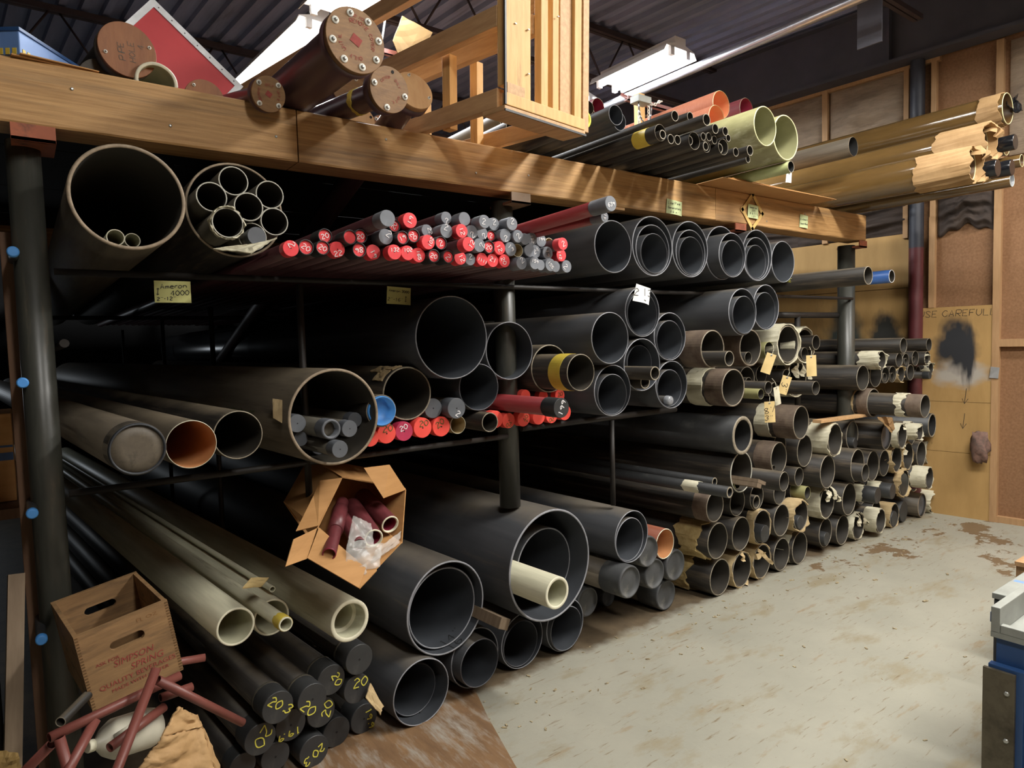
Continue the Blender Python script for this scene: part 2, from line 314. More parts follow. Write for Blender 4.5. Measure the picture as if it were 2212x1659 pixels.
# ------------------------------------------------------------------ the room
YAW = math.radians(5.0)
def floor_material():
    m = bpy.data.materials.new('painted_concrete'); m.use_nodes = True
    nt = m.node_tree; N = nt.nodes; L = nt.links; b = N['Principled BSDF']
    tc = N.new('ShaderNodeTexCoord')
    def noise(s, d=6, st=(1, 1, 1), rot=0):
        mp = N.new('ShaderNodeMapping'); mp.inputs['Scale'].default_value = st; mp.inputs['Rotation'].default_value = (0, 0, rot)
        L.new(tc.outputs['Object'], mp.inputs[0]); n = N.new('ShaderNodeTexNoise'); n.inputs['Scale'].default_value = s; n.inputs['Detail'].default_value = d; n.inputs['Roughness'].default_value = .65
        L.new(mp.outputs[0], n.inputs['Vector']); return n.outputs['Fac']
    def ramp(f, a, b_, ca=(0, 0, 0), cb=(1, 1, 1)):
        r = N.new('ShaderNodeValToRGB'); r.color_ramp.elements[0].position = a; r.color_ramp.elements[1].position = b_
        r.color_ramp.elements[0].color = (*ca, 1); r.color_ramp.elements[1].color = (*cb, 1); L.new(f, r.inputs[0]); return r.outputs[0]
    def mix(f, a, b_):
        x = N.new('ShaderNodeMix'); x.data_type = 'RGBA'; L.new(f, x.inputs[0]); L.new(a, x.inputs[6])
        if isinstance(b_, tuple): x.inputs[7].default_value = (*b_, 1)
        else: L.new(b_, x.inputs[7])
        return x.outputs[2]
    base = ramp(noise(1.6), .3, .7, srgb('#8f8d80'), srgb('#9e9b8d'))
    c = mix(ramp(noise(2.2, 8, (1, 2.2, 1), .5), .54, .66), base, srgb('#8c836d'))
    c = mix(ramp(noise(9, 8, (.35, 1.6, 1), .6), .60, .70), c, srgb('#8d7c62'))
    c = mix(ramp(noise(26, 4, (.25, 2.2, 1), .45), .61, .69), c, srgb('#776a54'))
    c = mix(ramp(noise(60, 3), .70, .74), c, srgb('#655745'))
    # worn brown scuffs far from the rack
    sq = N.new('ShaderNodeSeparateXYZ'); L.new(tc.outputs['Object'], sq.inputs[0])
    mr_ = N.new('ShaderNodeMapRange'); mr_.inputs['From Min'].default_value = 3.2; mr_.inputs['From Max'].default_value = 5.2; L.new(sq.outputs['X'], mr_.inputs['Value'])
    mm_ = N.new('ShaderNodeMath'); mm_.operation = 'MULTIPLY_ADD'; L.new(mr_.outputs[0], mm_.inputs[0]); mm_.inputs[1].default_value = .13; L.new(noise(2.1, 5, (1, 1.3, 1), .2), mm_.inputs[2])
    c = mix(ramp(mm_.outputs[0], .70, .72), c, srgb('#6f5c45'))
    # bare dirty concrete under the rack, where the paint stops
    sp = N.new('ShaderNodeSeparateXYZ'); L.new(tc.outputs['Object'], sp.inputs[0])
    ad = N.new('ShaderNodeMath'); ad.operation = 'MULTIPLY_ADD'; L.new(noise(5, 6), ad.inputs[0]); ad.inputs[1].default_value = .22; L.new(sp.outputs['Y'], ad.inputs[2])
    dirt = ramp(noise(7, 8), .3, .7, srgb('#4d4234'), srgb('#6b5c48'))
    c = mix(ramp(ad.outputs[0], .10, .17), c, dirt)
    L.new(c, b.inputs['Base Color']); b.inputs['Roughness'].default_value = .55; b.inputs['Specular IOR Level'].default_value = .35
    bp = N.new('ShaderNodeBump'); bp.inputs['Strength'].default_value = .12; bp.inputs['Distance'].default_value = .01; L.new(noise(30, 6), bp.inputs['Height']); L.new(bp.outputs[0], b.inputs['Normal'])
    return m
structure(part('floor', floor_material(), None, ((-7.2, -6.2, -.12), (7.3, 7.3, 0))))
# corrugated roof deck, ribs along the building axis
b = MB(); xs = []; x = -7.6; P_ = .1524
while x < 7.6:
    xs += [(x, 4.42), (x + .052, 4.42), (x + .062, 4.46), (x + .132, 4.46)]; x += P_
    xs[-1] = (x - .010, 4.46)
yA, yB = -6.3, 7.6
vs = [(x, yA, z) for x, z in xs] + [(x, yB, z) for x, z in xs] + [(x, yA, z + .02) for x, z in xs] + [(x, yB, z + .02) for x, z in xs]
n = len(xs)
b.add(vs, [(i, i+1, n+i+1, n+i) for i in range(n-1)] + [(2*n+i, 3*n+i, 3*n+i+1, 2*n+i+1) for i in range(n-1)])
o = structure(b.build('ceiling', M_deck)); o.rotation_euler = (0, 0, YAW)
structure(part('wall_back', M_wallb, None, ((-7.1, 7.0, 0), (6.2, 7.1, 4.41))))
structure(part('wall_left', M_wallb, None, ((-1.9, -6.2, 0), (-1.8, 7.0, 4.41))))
structure(part('wall_front', M_fiber, None, ((-7.1, -6.2, 0), (7.0, -6.1, 4.41))))
# right wall: brown fibreboard with studs, plywood and insulation
WR = structure(part('wall_right', M_fiber, None, ((.02, -6.1, 0), (.1, 7.2, 4.41)))); WR.location = (6.35, 0, 0); WR.rotation_euler = (0, 0, YAW)
def spray_ply():
    m = M_plyw.copy(); m.name = 'sprayed_plywood'; nt = m.node_tree; N = nt.nodes; L = nt.links; bs = N['Principled BSDF']
    src = bs.inputs['Base Color'].links[0].from_socket
    tc = N.new('ShaderNodeTexCoord')
    def blob(c, rad, col, src, soft=.5, amp=.16):
        mp = N.new('ShaderNodeMapping'); mp.inputs['Location'].default_value = tuple(-c[i] / rad[i] for i in range(3)); mp.inputs['Scale'].default_value = tuple(1 / q for q in rad)
        L.new(tc.outputs['Object'], mp.inputs[0])
        n = N.new('ShaderNodeTexNoise'); n.inputs['Scale'].default_value = 1.7; L.new(mp.outputs[0], n.inputs['Vector'])
        ln = N.new('ShaderNodeVectorMath'); ln.operation = 'LENGTH'; L.new(mp.outputs[0], ln.inputs[0])
        a = N.new('ShaderNodeMath'); a.operation = 'MULTIPLY_ADD'; L.new(n.outputs['Fac'], a.inputs[0]); a.inputs[1].default_value = 1.0; L.new(ln.outputs['Value'], a.inputs[2])
        r = N.new('ShaderNodeValToRGB'); r.color_ramp.elements[0].position = 0.55; r.color_ramp.elements[1].position = .86
        r.color_ramp.elements[0].color = (1, 1, 1, 1); r.color_ramp.elements[1].color = (0, 0, 0, 1)
        h = N.new('ShaderNodeMath'); h.operation = 'MULTIPLY'; L.new(a.outputs[0], h.inputs[0]); h.inputs[1].default_value = .5
        L.new(h.outputs[0], r.inputs[0])
        x = N.new('ShaderNodeMix'); x.data_type = 'RGBA'; L.new(r.outputs[0], x.inputs[0]); L.new(src, x.inputs[6]); x.inputs[7].default_value = (*srgb(col), 1)
        return x.outputs[2]
    s = blob((0, -.19, 1.22), (.5, .20, .12), '#a9a196', src)
    s = blob((0, -.15, 1.46), (.5, .15, .22), '#26272b', s)
    s = blob((0, -.25, 1.38), (.5, .05, .26), '#26272b', s)
    s = blob((0, .40, 1.55), (.5, .13, .2), '#33332f', s)
    s = blob((0, .30, 1.42), (.5, .17, .12), '#33332f', s)
    s = blob((0, .75, 1.55), (.5, .16, .3), '#3d4440', s)
    L.new(s, bs.inputs['Base Color']); return m
M_spray = spray_ply()
for (y0, y1, z0, z1) in ((.155, 2.6, 1.97, 2.44), (.155, 2.6, .72, 1.965), (.155, 2.6, 0, .715)):
    part('plywood_panel', M_spray, WR, ((-.012, y0, z0), (.018, y1, z1)))
lp = part('plywood_panel', M_spray, WR, ((-.03, -.435, .98), (-.016, .09, 1.78)))
lp2 = part('plywood_panel', M_spray, WR, ((-.03, -.435, .55), (-.016, .09, .977)))
part('plywood_panel', M_spray, WR, ((-.03, -.435, 0), (-.016, .09, .547)))
wallf = lambda x, z: (-.0312, -x, z)
write('pencil_writing', [('USE CAREFULL', .052, .16, 1.725, 0), ('!', .13, .23, 1.03, 0)], M_ink, lp, wallf, .004)
write('pencil_writing', [('!', .13, .22, .82, 0)], M_ink, lp2, wallf, .004)
for (y0, y1, z0, z1, m) in ((.0, .045, 1.78, 2.55, M_stud), (-.465, -.415, 0, 3.86, M_stud), (.21, .25, 2.4, 3.86, M_stud), (-.0, .04, 2.55, 3.86, M_stud), (.9, .95, 2.44, 3.86, M_stud)):
    part('stud', m, WR, ((-.035, y0, z0), (.019, y1, z1)))
part('nailer', M_stud, WR, ((-.035, -2.2, 1.44), (.019, -.465, 1.5)))
part('nailer', M_stud, WR, ((-.03, -.02, 3.84), (.019, 3.2, 3.9)))
part('sole_plate', M_stud, WR, ((-.03, -3.0, 0), (.019, -.465, .05)))
def batt(y0, y1, z0, z1, m, seed, dep=.065, rag=0):
    """puffed, wrinkled kraft faced insulation"""
    rr = random.Random(seed); nu, nv = 26, 44; b = MB(); vs = []
    ph = [rr.uniform(0, 6) for _ in range(6)]
    for j in range(nv + 1):
        for i in range(nu + 1):
            u, v = i / nu, j / nv
            e = (math.sin(PI * u) * math.sin(PI * v)) ** .5
            wv = math.sin(v * 38 + 2.5 * math.sin(u * 5 + ph[0]) + ph[1]) * .3 + math.sin(v * 17 + 3 * u + ph[2]) * .4 + math.sin(9 * u + 11 * v + ph[3]) * .3 + rr.uniform(-.12, .12)
            zz = z0 + (z1 - z0) * v + (rag * (math.sin(7 * u + ph[4]) + .6 * math.sin(19 * u + ph[5])) * (1 - v) if rag else 0)
            vs.append((.005 - dep * e * (.8 + .8 * wv), y0 + (y1 - y0) * u, zz))
    b.add(vs, [(j*(nu+1)+i, j*(nu+1)+i+1, (j+1)*(nu+1)+i+1, (j+1)*(nu+1)+i) for j in range(nv) for i in range(nu)], 0, True)
    return b.build('insulation_batt', m, WR)
batt(.96, 1.75, 2.9, 3.84, M_insul, 1); batt(.26, .89, 2.9, 3.84, M_insul, 2, .07); batt(1.8, 2.6, 2.9, 3.84, M_insul, 3)
batt(-1.3, -.5, 2.95, 3.84, M_insul, 4); batt(-.41, -.01, 2.42, 2.85, M_insuld, 5, .09, .03); batt(.16, 1.2, 2.44, 2.85, M_insuld, 6, .08); batt(1.2, 2.4, 2.44, 2.85, M_insuld, 8, .08)
# crumpled pink rag of insulation on the stud
def crumple(name, m, parent, c, s, seed, n=(14, 9), amp=.22):
    rr = random.Random(seed); b = MB(); vs = []
    for j in range(n[1] + 1):
        for i in range(n[0]):
            a = 2 * PI * i / n[0]; t = PI * j / n[1]
            q = 1 + amp * (math.sin(3 * a + seed) * math.sin(4 * t + seed * 2) + rr.uniform(-.6, .6))
            if j in (0, n[1]): q = 1
            vs.append((c[0] + s[0] * q * math.sin(t) * math.cos(a), c[1] + s[1] * q * math.sin(t) * math.sin(a), c[2] + s[2] * q * math.cos(t)))
    b.add(vs, [(j*n[0]+i, j*n[0]+(i+1) % n[0], (j+1)*n[0]+(i+1) % n[0], (j+1)*n[0]+i) for j in range(n[1]) for i in range(n[0])], 0, True)
    return b.build(name, m, parent)
b = MB()
t = crumple('crumpled_rag', mat('sooty_pink_rag', '#54463f', .9, col2='#8a6a5e', scale=18), None, (0, 0, 0), (.05, .07, .13), 4)
t.location = (6.27, -.37, .62); tag(t, 'sooty pink crumpled rag hanging low on the wall stud', 'rag')
t = part('foil_tape_scrap', M_alu, None, ((-.004, -.03, -.05), (0, .03, .04))); t.location = (6.348, -.44, 1.235); t.rotation_euler = (.1, 0, YAW); tag(t, 'small crinkled scrap of silver foil stuck on the wall stud', 'tape')
# column, girder, joists, conduit
c = MB(); c.rings([(0, .056), (2.3, .056)], 28); c.rings([(2.3, .056), (3.87, .056)], 28, mis=[1])
for i, v in enumerate(c.v): c.v[i] = (v[0], -v[2], v[1])
o = c.build('steel_column', [M_column, mat('dark_blue_steel', '#2c2e36', .5, scale=6)]); o.location = (6.27, .125, 0); tag(o, 'round maroon steel column standing against the right wall', 'column')
gd = empty('steel_girder', 'deep dark steel girder running under the roof along the right wall', 'girder', (6.24, 0, 0), (0, 0, YAW))
part('girder_web', M_girder, gd, ((-.02, -6, 3.9), (.0, 7, 4.38)))
part('girder_flange', M_girder, gd, ((-.1, -6, 3.87), (.08, 7, 3.9))); part('girder_flange', M_girder, gd, ((-.1, -6, 4.38), (.08, 7, 4.40)))
part('girder_stiffener', M_girder, gd, ((-.1, .3, 3.9), (-.02, .315, 4.38)))
for jy, lab in ((4.18, 'farther dark bar joist under the roof deck at the left'), (2.02, 'dark bar joist under the roof deck above the striped light fixtures'), (-.15, 'bar joist above the rack front, mostly out of view')):
    J = empty('bar_joist', lab, 'joist', (0, jy, 0), group='bar joists under the roof deck')
    part('top_chord', M_joist, J, ((-4, -.04, 4.355), (6.05, -.005, 4.40)), ((-4, .005, 4.355), (6.05, .04, 4.40)))
    part('bottom_chord', M_joist, J, ((-4, -.035, 3.92), (5.6, -.005, 3.955)), ((-4, .005, 3.92), (5.6, .035, 3.955)))
    x = -2.4; k = 0
    while x < 5.0:
        wb = MB(); wb.tube((x, 0, 3.94), (x + .28, 0, 4.37), .009, 8); wb.tube((x + .34, 0, 4.37), (x + .62, 0, 3.94), .009, 8)
        wb.build('web_bar', M_joist, J); x += .62
c = MB(); c.tube((4.28, -4.5, 3.637), (4.28, 3.9, 3.637), .033, 20); tag(c.build('conduit', M_conduit), 'long shiny pipe running under the roof in front of the girder', 'pipe')
bx = part('hanging_plate', M_girder, None, ((-.006, -.08, -.24), (.006, .08, .24))); bx.location = (4.70, -.22, 3.74); tag(bx, 'dull metal plate hanging beside the girder at the top', 'plate')
c = MB(); c.tube((3.92, .18, 4.07), (4.69, -.25, 3.82), .016, 8); c.tube((3.96, .06, 4.22), (4.69, -.3, 3.88), .013, 8); tag(c.build('roof_brace', M_joist), 'brown angle brace running to the hanging plate under the roof', 'brace')
# ------------------------------------------------------------------ fluorescent fixtures
def fixture(x, y, z, ln, lab, yaw=4.0, pw=1.0, col=(.92, .96, 1.0)):
    F = empty('fluorescent_fixture', lab, 'light fixture', (x, y, z), (0, 0, math.radians(yaw)), 'fluorescent fixtures under the roof')
    b = MB(); h = ln / 2
    prof = [(-.19, -.03), (-.165, .02), (-.06, .05), (-.06, .1), (.06, .1), (.06, .05), (.165, .02), (.19, -.03), (.186, -.03), (.16, .015), (-.16, .015), (-.186, -.03)]
    vs = [(px, -h, pz) for px, pz in prof] + [(px, h, pz) for px, pz in prof]; k = len(prof)
    b.add(vs, [(i, (i+1) % k, k + (i+1) % k, k + i) for i in range(k)] + [tuple(range(k))[::-1], tuple(range(k, 2*k))])
    b.build('reflector', M_whitemetal, F)
    for s in (-.09, .09):
        t = MB(); t.tube((s, -h + .03, -.02), (s, h - .03, -.02), .019, 12); t.build('lit_tube', M_tube, F)
        part('lamp_holder', M_whitemetal, F, ((s - .02, -h, -.045), (s + .02, -h + .03, .02))); part('lamp_holder', M_whitemetal, F, ((s - .02, h - .03, -.045), (s + .02, h, .02)))
    ld = bpy.data.lights.new('lamp_light', 'AREA'); ld.shape = 'RECTANGLE'; ld.size = .3; ld.size_y = ln * .95; ld.energy = TUBE_POWER * pw; ld.color = col if y > 0 else (1.0, .97, .91)
    lo = bpy.data.objects.new('lamp_light', ld); COL.objects.link(lo); lo.parent = F; lo.location = (0, 0, -.05)
    return F
fixture(1.78, 2.93, 3.84, 1.55, 'big glaring fluorescent fixture behind the flanged pipes at the top left')
fixture(1.85, 1.22, 3.84, 1.55, 'fluorescent fixture at the top edge over the large flanged pipe')
fixture(4.16, 1.32, 3.75, .8, 'small bright fluorescent fixture beside the long shiny pipe', 0)
fixture(4.16, 2.55, 3.75, 1.1, 'more distant bright fluorescent fixture behind the crate', 0)
fixture(3.2, -2.3, 3.84, 2.4, 'fluorescent fixture over the aisle, out of view', 4, 1.6)
fixture(5.3, -2.6, 3.84, 2.4, 'fluorescent fixture over the far end of the aisle, out of view', 4, .95)
fixture(.7, -3.3, 3.84, 2.4, 'fluorescent fixture over the near end of the aisle, out of view', 4, .6)
# unseen rear window, added and sized to put a streak on the grey pipe
wn = structure(part('added_window', M_joist, None, ((-1.3, 6.97, 1.3), (-.7, 7.0, 1.345)), ((-1.3, 6.97, 1.655), (-.7, 7.0, 1.7)), ((-1.3, 6.97, 1.345), (-1.255, 7.0, 1.655)), ((-.745, 6.97, 1.345), (-.7, 7.0, 1.655))))
ld = bpy.data.lights.new('streak_light', 'AREA'); ld.shape = 'RECTANGLE'; ld.size = .5; ld.size_y = .3; ld.energy = STREAK_POWER; ld.color = (.85, .93, 1.0)
lo = bpy.data.objects.new('streak_light', ld); COL.objects.link(lo); lo.location = (-1.0, 6.985, 1.5); lo.rotation_euler = (PI / 2, 0, PI)
# ------------------------------------------------------------------ the rack
RK = empty('pipe_rack', 'dark welded steel pipe rack with round posts and thin rails', 'rack', (.055, .1, 0))
def rp(name, m, *segs, r=.013, n=10):
    b = MB(); off = Vector(RK.location)
    for a, c in segs: b.tube(Vector(a) - off, Vector(c) - off, r, n)
    return b.build(name, m, RK)
for px in (.046, 1.85, 3.46, 5.03):
    for py in (.1, 3.1, 5.6):
        if (px == 3.46 and py == .1) or (px == .046 and py > .1): continue
        rp('post', M_postm, ((px, py, .80 if (px, py) == (1.85, .1) else 0), (px, py, 2.235)), r=.045 if px < 1 else .05 if px != 5.03 else .06, n=28)
for (px, m) in ((.072, M_plate), (1.88, M_plate2), (3.551, M_plate), (5.06, M_plate)):
    o = part('saddle_plate', m, RK, ((px - .055, -.012, 2.212), (px + .055, .16, 2.224)), ((px - .055, -.012, 2.212), (px + .055, -.004, 2.262)), bevel=.001)
    o.location = -Vector(RK.location)
rp('rail', M_rail, ((.1, .04, 1.838), (5.0, .04, 1.838)), r=.011); rp('rail', M_rail, ((.1, 3.05, 1.838), (5.0, 3.05, 1.838)), r=.015)
rp('rail', M_rail, ((.1, .05, 1.146), (1.81, .05, 1.146)), r=.012); rp('rail', M_rail, ((.1, 3.05, 1.146), (5.0, 3.05, 1.146)), r=.016)
rp('rail', M_rail, ((1.89, .05, 1.175), (3.0, .05, 1.175)), r=.016)
rp('rail', M_rail, ((4.1, .14, 1.72), (4.98, .14, 1.72)), r=.022); rp('rail', M_rail, ((4.1, .5, 1.66), (4.98, .5, 1.66)), r=.02); rp('rod', M_rail, ((4.43, .14, 1.05), (4.43, .14, 1.72)), r=.02)
for py in (.05, 1.5, 3.05, 5.4):
    rp('rod', M_rail, ((.862, py, 1.0 if py < 1 else 0), (.862, py, 1.825)), r=.0135)
for k in range(7): part('deck_board', M_wallb, RK, ((-1.2 - .055, .06 + k * .8, 2.338), (5.05 if k else 4.95, .85 + k * .8, 2.351))).location = (0, 0, .1)  # boards added to keep overhead light out of the shelf below
rp('rod', M_rail, ((2.49, .05, .705), (2.49, .05, 1.16)), r=.0135)
rp('cross_tube', M_rail, ((.12, .15, 1.62), (.12, 5.5, 1.56)), r=.014)
# ------------------------------------------------------------------ timber beams
def beam(x0, x1, m, lab, y=0.0, grp='timber beams across the top of the rack'):
    b = MB(); nx = 24; rr = random.Random(int(x0 * 100) + 5); vs = []
    for i in range(nx + 1):
        x = x0 + (x1 - x0) * i / nx; j = lambda: rr.uniform(-.0015, .0015)
        vs += [(x, y + .004 + j(), 2.264), (x, y + j(), 2.270 + j()), (x, y + j(), 2.446 + j()), (x, y + .004 + j(), 2.452), (x, y + .136, 2.452), (x, y + .14, 2.446), (x, y + .14, 2.268), (x, y + .136, 2.264)]
    b.add(vs, [(8*i+k, 8*i+(k+1) % 8, 8*i+8+(k+1) % 8, 8*i+8+k) for i in range(nx) for k in range(8)] + [tuple(range(8)), tuple(range(8*nx, 8*nx+8))[::-1]])
    return tag(b.build('timber_beam', m), lab, 'beam', grp)
B1 = beam(-1.2, .862, M_fir, 'left fir beam over the dark post, red panel and blue box above it')
B2 = beam(.866, 3.318, M_fir2, 'middle fir beam of the rack under the slatted wooden crate')
B3 = beam(3.322, 5.12, M_fir, 'right fir beam of the rack with two pale notes')
for k, bm_ in enumerate((B1, B2, B3)):
    rr = random.Random(k); nb = MB()
    for q in range(3):
        x = (.05, 1.2, 3.5)[k] + q * .33 + rr.uniform(0, .15); z = rr.uniform(2.29, 2.42)
        nb.rings([(.002, .005), (-.002, .005), (-.003, .002)], 8, False, True, M=Matrix.Translation((x, 0, z)))
    nb.build('nail_head', M_bolt, bm_)
part_beam = beam(-1.2, 5.1, M_fir, 'rear fir beam of the rack behind the pipes', 3.03)
# ------------------------------------------------------------------ pipes
# kind: object name, category, outer, rim, bore
KIND = {
 'pvc': ('plastic_pipe', M_pvc, M_pvc_rim, M_pvc_in), 'pvcg': ('plastic_pipe', M_pvcg, M_pvc_rim, M_pvc_in),
 'steel': ('steel_pipe', M_steel, M_steel_rim, M_steel_in), 'steelbare': ('steel_pipe', M_steel, M_steel_rim, M_steel_in),
 'steelwhite': ('steel_pipe', M_steel, M_greyr, M_steel_in), 'hdpe': ('plastic_tube', M_blk, M_steel_rim, M_hole),
 'brown': ('steel_pipe', M_brown, M_brown_rim, M_brown_in), 'greybrown': ('steel_pipe', M_steel, M_brown_rim, M_brown_in),
 'pale': ('fibreglass_pipe', M_pale, M_pale_rim, M_pale_in), 'palerim': ('fibreglass_tube', M_tubewall, M_greyr, M_brown_in),
 'olive': ('fibreglass_tube', M_steel, M_olive, M_steel_in), 'tan': ('fibreglass_tube', M_tan, M_pale_rim, M_tan),
 'copper': ('fibreglass_pipe', M_copper, M_pale_rim, M_copper_in), 'orange': ('fibreglass_pipe', M_orange, M_fibre_rim, M_orange_in),
 'orangein': ('fibreglass_pipe', M_brown, M_pale_rim, M_copper_in), 'maroonin': ('fibreglass_pipe', M_maroon, M_brown_rim, M_maroon_in),
 'fibre': ('fibreglass_pipe', M_fibre, M_fibre_rim, M_fibre_in), 'green': ('fibreglass_tube', M_green, M_steel_rim, M_hole),
 'blue': ('plastic_pipe', M_blue, M_paper, M_steel_in), 'amberw': ('fibreglass_pipe', M_amber, M_fibre_rim, M_amber_in),
 'amberd': ('fibreglass_pipe', M_brown, M_brown_rim, M_hole), 'clear': ('plastic_tube', M_amber, M_greyr, M_clear),
 'capblk': ('capped_pipe', M_steel, M_steel, M_hole), 'capdome': ('capped_pipe', M_steel, M_steel, M_hole), 'capdomebrown': ('capped_pipe', M_brown, M_brown, M_hole),
 'capgrey': ('steel_pipe', M_steel, M_steel_rim, M_steel_in), 'plugbrown': ('steel_pipe', M_brown, M_brown_rim, M_steel_in),
 'capgrey2': ('capped_pipe', M_tubewall, M_tubewall, M_hole), 'openblk': ('capped_pipe', M_tubewall, M_tubewall, M_hole),
 'capgreyS': ('capped_pipe', M_redd, M_redd, M_hole), 'capredS': ('capped_pipe', M_redd, M_redd, M_hole), 'capring': ('capped_pipe', M_redd, M_redd, M_hole),
 'capred': ('capped_pipe', M_redd, M_redd, M_hole), 'capmag': ('capped_pipe', M_redd, M_redd, M_hole), 'capblue': ('capped_pipe', M_steel, M_brown_rim, M_hole),
 'capdisc': ('capped_pipe', M_brown, M_brown, M_hole), 'capclear': ('capped_pipe', M_steel, M_steel, M_hole), 'capyel': ('capped_pipe', M_steel, M_steel, M_hole),
 'capblkshiny': ('capped_pipe', M_tubewall, M_tubewall, M_hole), 'longred': ('capped_pipe', M_red, M_red, M_hole), 'longred2': ('capped_pipe', M_red, M_red, M_hole),
}
CAPMAT = {'capblk': M_blk, 'capgrey2': M_dgrey, 'openblk': M_dgrey, 'capgreyS': M_grey, 'capredS': M_capred, 'capring': M_blk, 'capred': M_caporange, 'capmag': M_capmag,
          'capblkshiny': M_blkshine, 'longred': M_blk, 'longred2': M_grey, 'capdome': M_dusty, 'capdomebrown': M_dusty, 'capdisc': M_dish, 'capclear': M_clear, 'capyel': M_capyel, 'capblue': M_capblue, 'capgrey': M_dgrey, 'plugbrown': M_dgrey}
CAPLEN = {'capblk': 1.5, 'capgrey2': 1.6, 'openblk': 1.6, 'capgreyS': 2.2, 'capredS': 1.5, 'capring': 3.0, 'capred': 1.2, 'capmag': 1.2, 'capblkshiny': 2.2, 'longred': 2.1, 'longred2': 3.2, 'capdome': 1.4, 'capdomebrown': 1.6, 'capclear': 1.2, 'capyel': .5}
INK = {'w': M_inkw, 'y': M_inky, 'o': M_inko}
GROUP = {'fl': 'pipes piled on the floor at the left', 'fg': 'big grey pipes and capped pipes on the floor', 'fr': 'steel pipes in the right floor stack',
 'mr': 'bare ended and tagged pipes on the right of the middle level', 'mg': 'grey pipes on the middle shelf', 'mm': 'red capped pipes under the middle grey pipes', 'ml': 'brown pipes at the left of the middle shelf',
 'ul': 'large pipes at the left of the upper shelf', 'ub': 'bundle of red and grey capped pipes on the upper shelf', 'ug': 'nested grey pipes on the upper shelf', 'td': 'pipes lying on top of the rack', 'ta': 'amber pipes on top of the rack'}
WM = {'wool': (M_wool, 'wool_wrap'), 'tan': (M_tanp, 'paper_wrap'), 'white': (M_white, 'paper_wrap'), 'yellow': (M_yellow, 'tape_band'), 'kraft': (M_kraft, 'paper_wrap')}
def sleeve(name, m, parent, r, y0, y1, rag=0.0, lift=0.02, n=44, front=0.0):
    """ragged paper or tape ring round a pipe, with real thickness"""
    b = MB(); rr = random.Random(int(r * 1e5) + int(y0 * 1e4)); th = max(.0012, r * .02)
    def noise(amp, k):
        ph = [rr.uniform(0, 6.28) for _ in range(4)]; fr = (2, 5, 9, 14)
        return [amp * sum(math.sin(fr[j] * 2 * PI * i / n + ph[j]) / (1 + .5 * j) for j in range(4)) / 2 for i in range(n)]
    e0 = noise(front or rag, 0); e1 = noise(rag, 1); lf = noise(r * lift, 2)
    vs = []
    for ring, (yy, ed, off) in enumerate(((y0, e0, th), ((y0 * .6 + y1 * .4), None, th * 1.3), (y1, e1, th), (y1, e1, .0006), (y0, e0, .0006))):
        for i in range(n):
            a = 2 * PI * i / n; y = yy + (ed[i] if ed else 0); q = r + off + (abs(lf[i]) if ring in (0, 1, 2) else 0) + (rr.uniform(0, r * lift) if ring < 3 else 0)
            vs.append((q * math.cos(a), y, q * math.sin(a)))
    fs = []
    for j in range(5):
        j2 = (j + 1) % 5
        for i in range(n): fs.append((j*n + i, j*n + (i+1) % n, j2*n + (i+1) % n, j2*n + i))
    b.add(vs, fs, 0, False)
    return b.build(name, m, parent)
def shred(m, parent, r, ang, ln, wd, fwd=.02, across=None, name='paper_shred'):
    """torn strip hanging from the rim at angle ang; across = direction in XZ for a strip lying over the opening"""
    rr = random.Random(int(ang * 1e3) + int(ln * 1e4)); a = math.radians(ang); p = Vector((r * 1.01 * math.cos(a), .03, r * 1.01 * math.sin(a)))
    d = Vector(across if across else (rr.uniform(-.25, .25), 0, -1)).normalized(); b = MB(); vs = []; n = 7
    for i in range(n):
        s = i / (n - 1)
        c = p + Vector((0, -.03 - fwd * math.sin(min(1, s * 2.2) * PI / 2), 0)) + d * ln * max(0, s - .12) + Vector((rr.uniform(-1, 1) * wd * .12, rr.uniform(-1, 1) * wd * .18, 0))
        wv = Vector((-d.z, 0, d.x)) * wd * (.5 + rr.uniform(-.12, .12)) * (1 - .55 * s ** 2)
        tw = Vector((0, wd * .2 * math.sin(s * 5 + rr.random()), 0))
        vs += [c - wv - tw, c + wv + tw]
    off = len(vs); vs += [Vector(v) + Vector((0, .0012, 0)) for v in vs]
    fs = [(2*i, 2*i+1, 2*i+3, 2*i+2) for i in range(n-1)] + [(off+2*i, off+2*i+2, off+2*i+3, off+2*i+1) for i in range(n-1)]
    b.add(vs, fs); return b.build(name, m, parent)
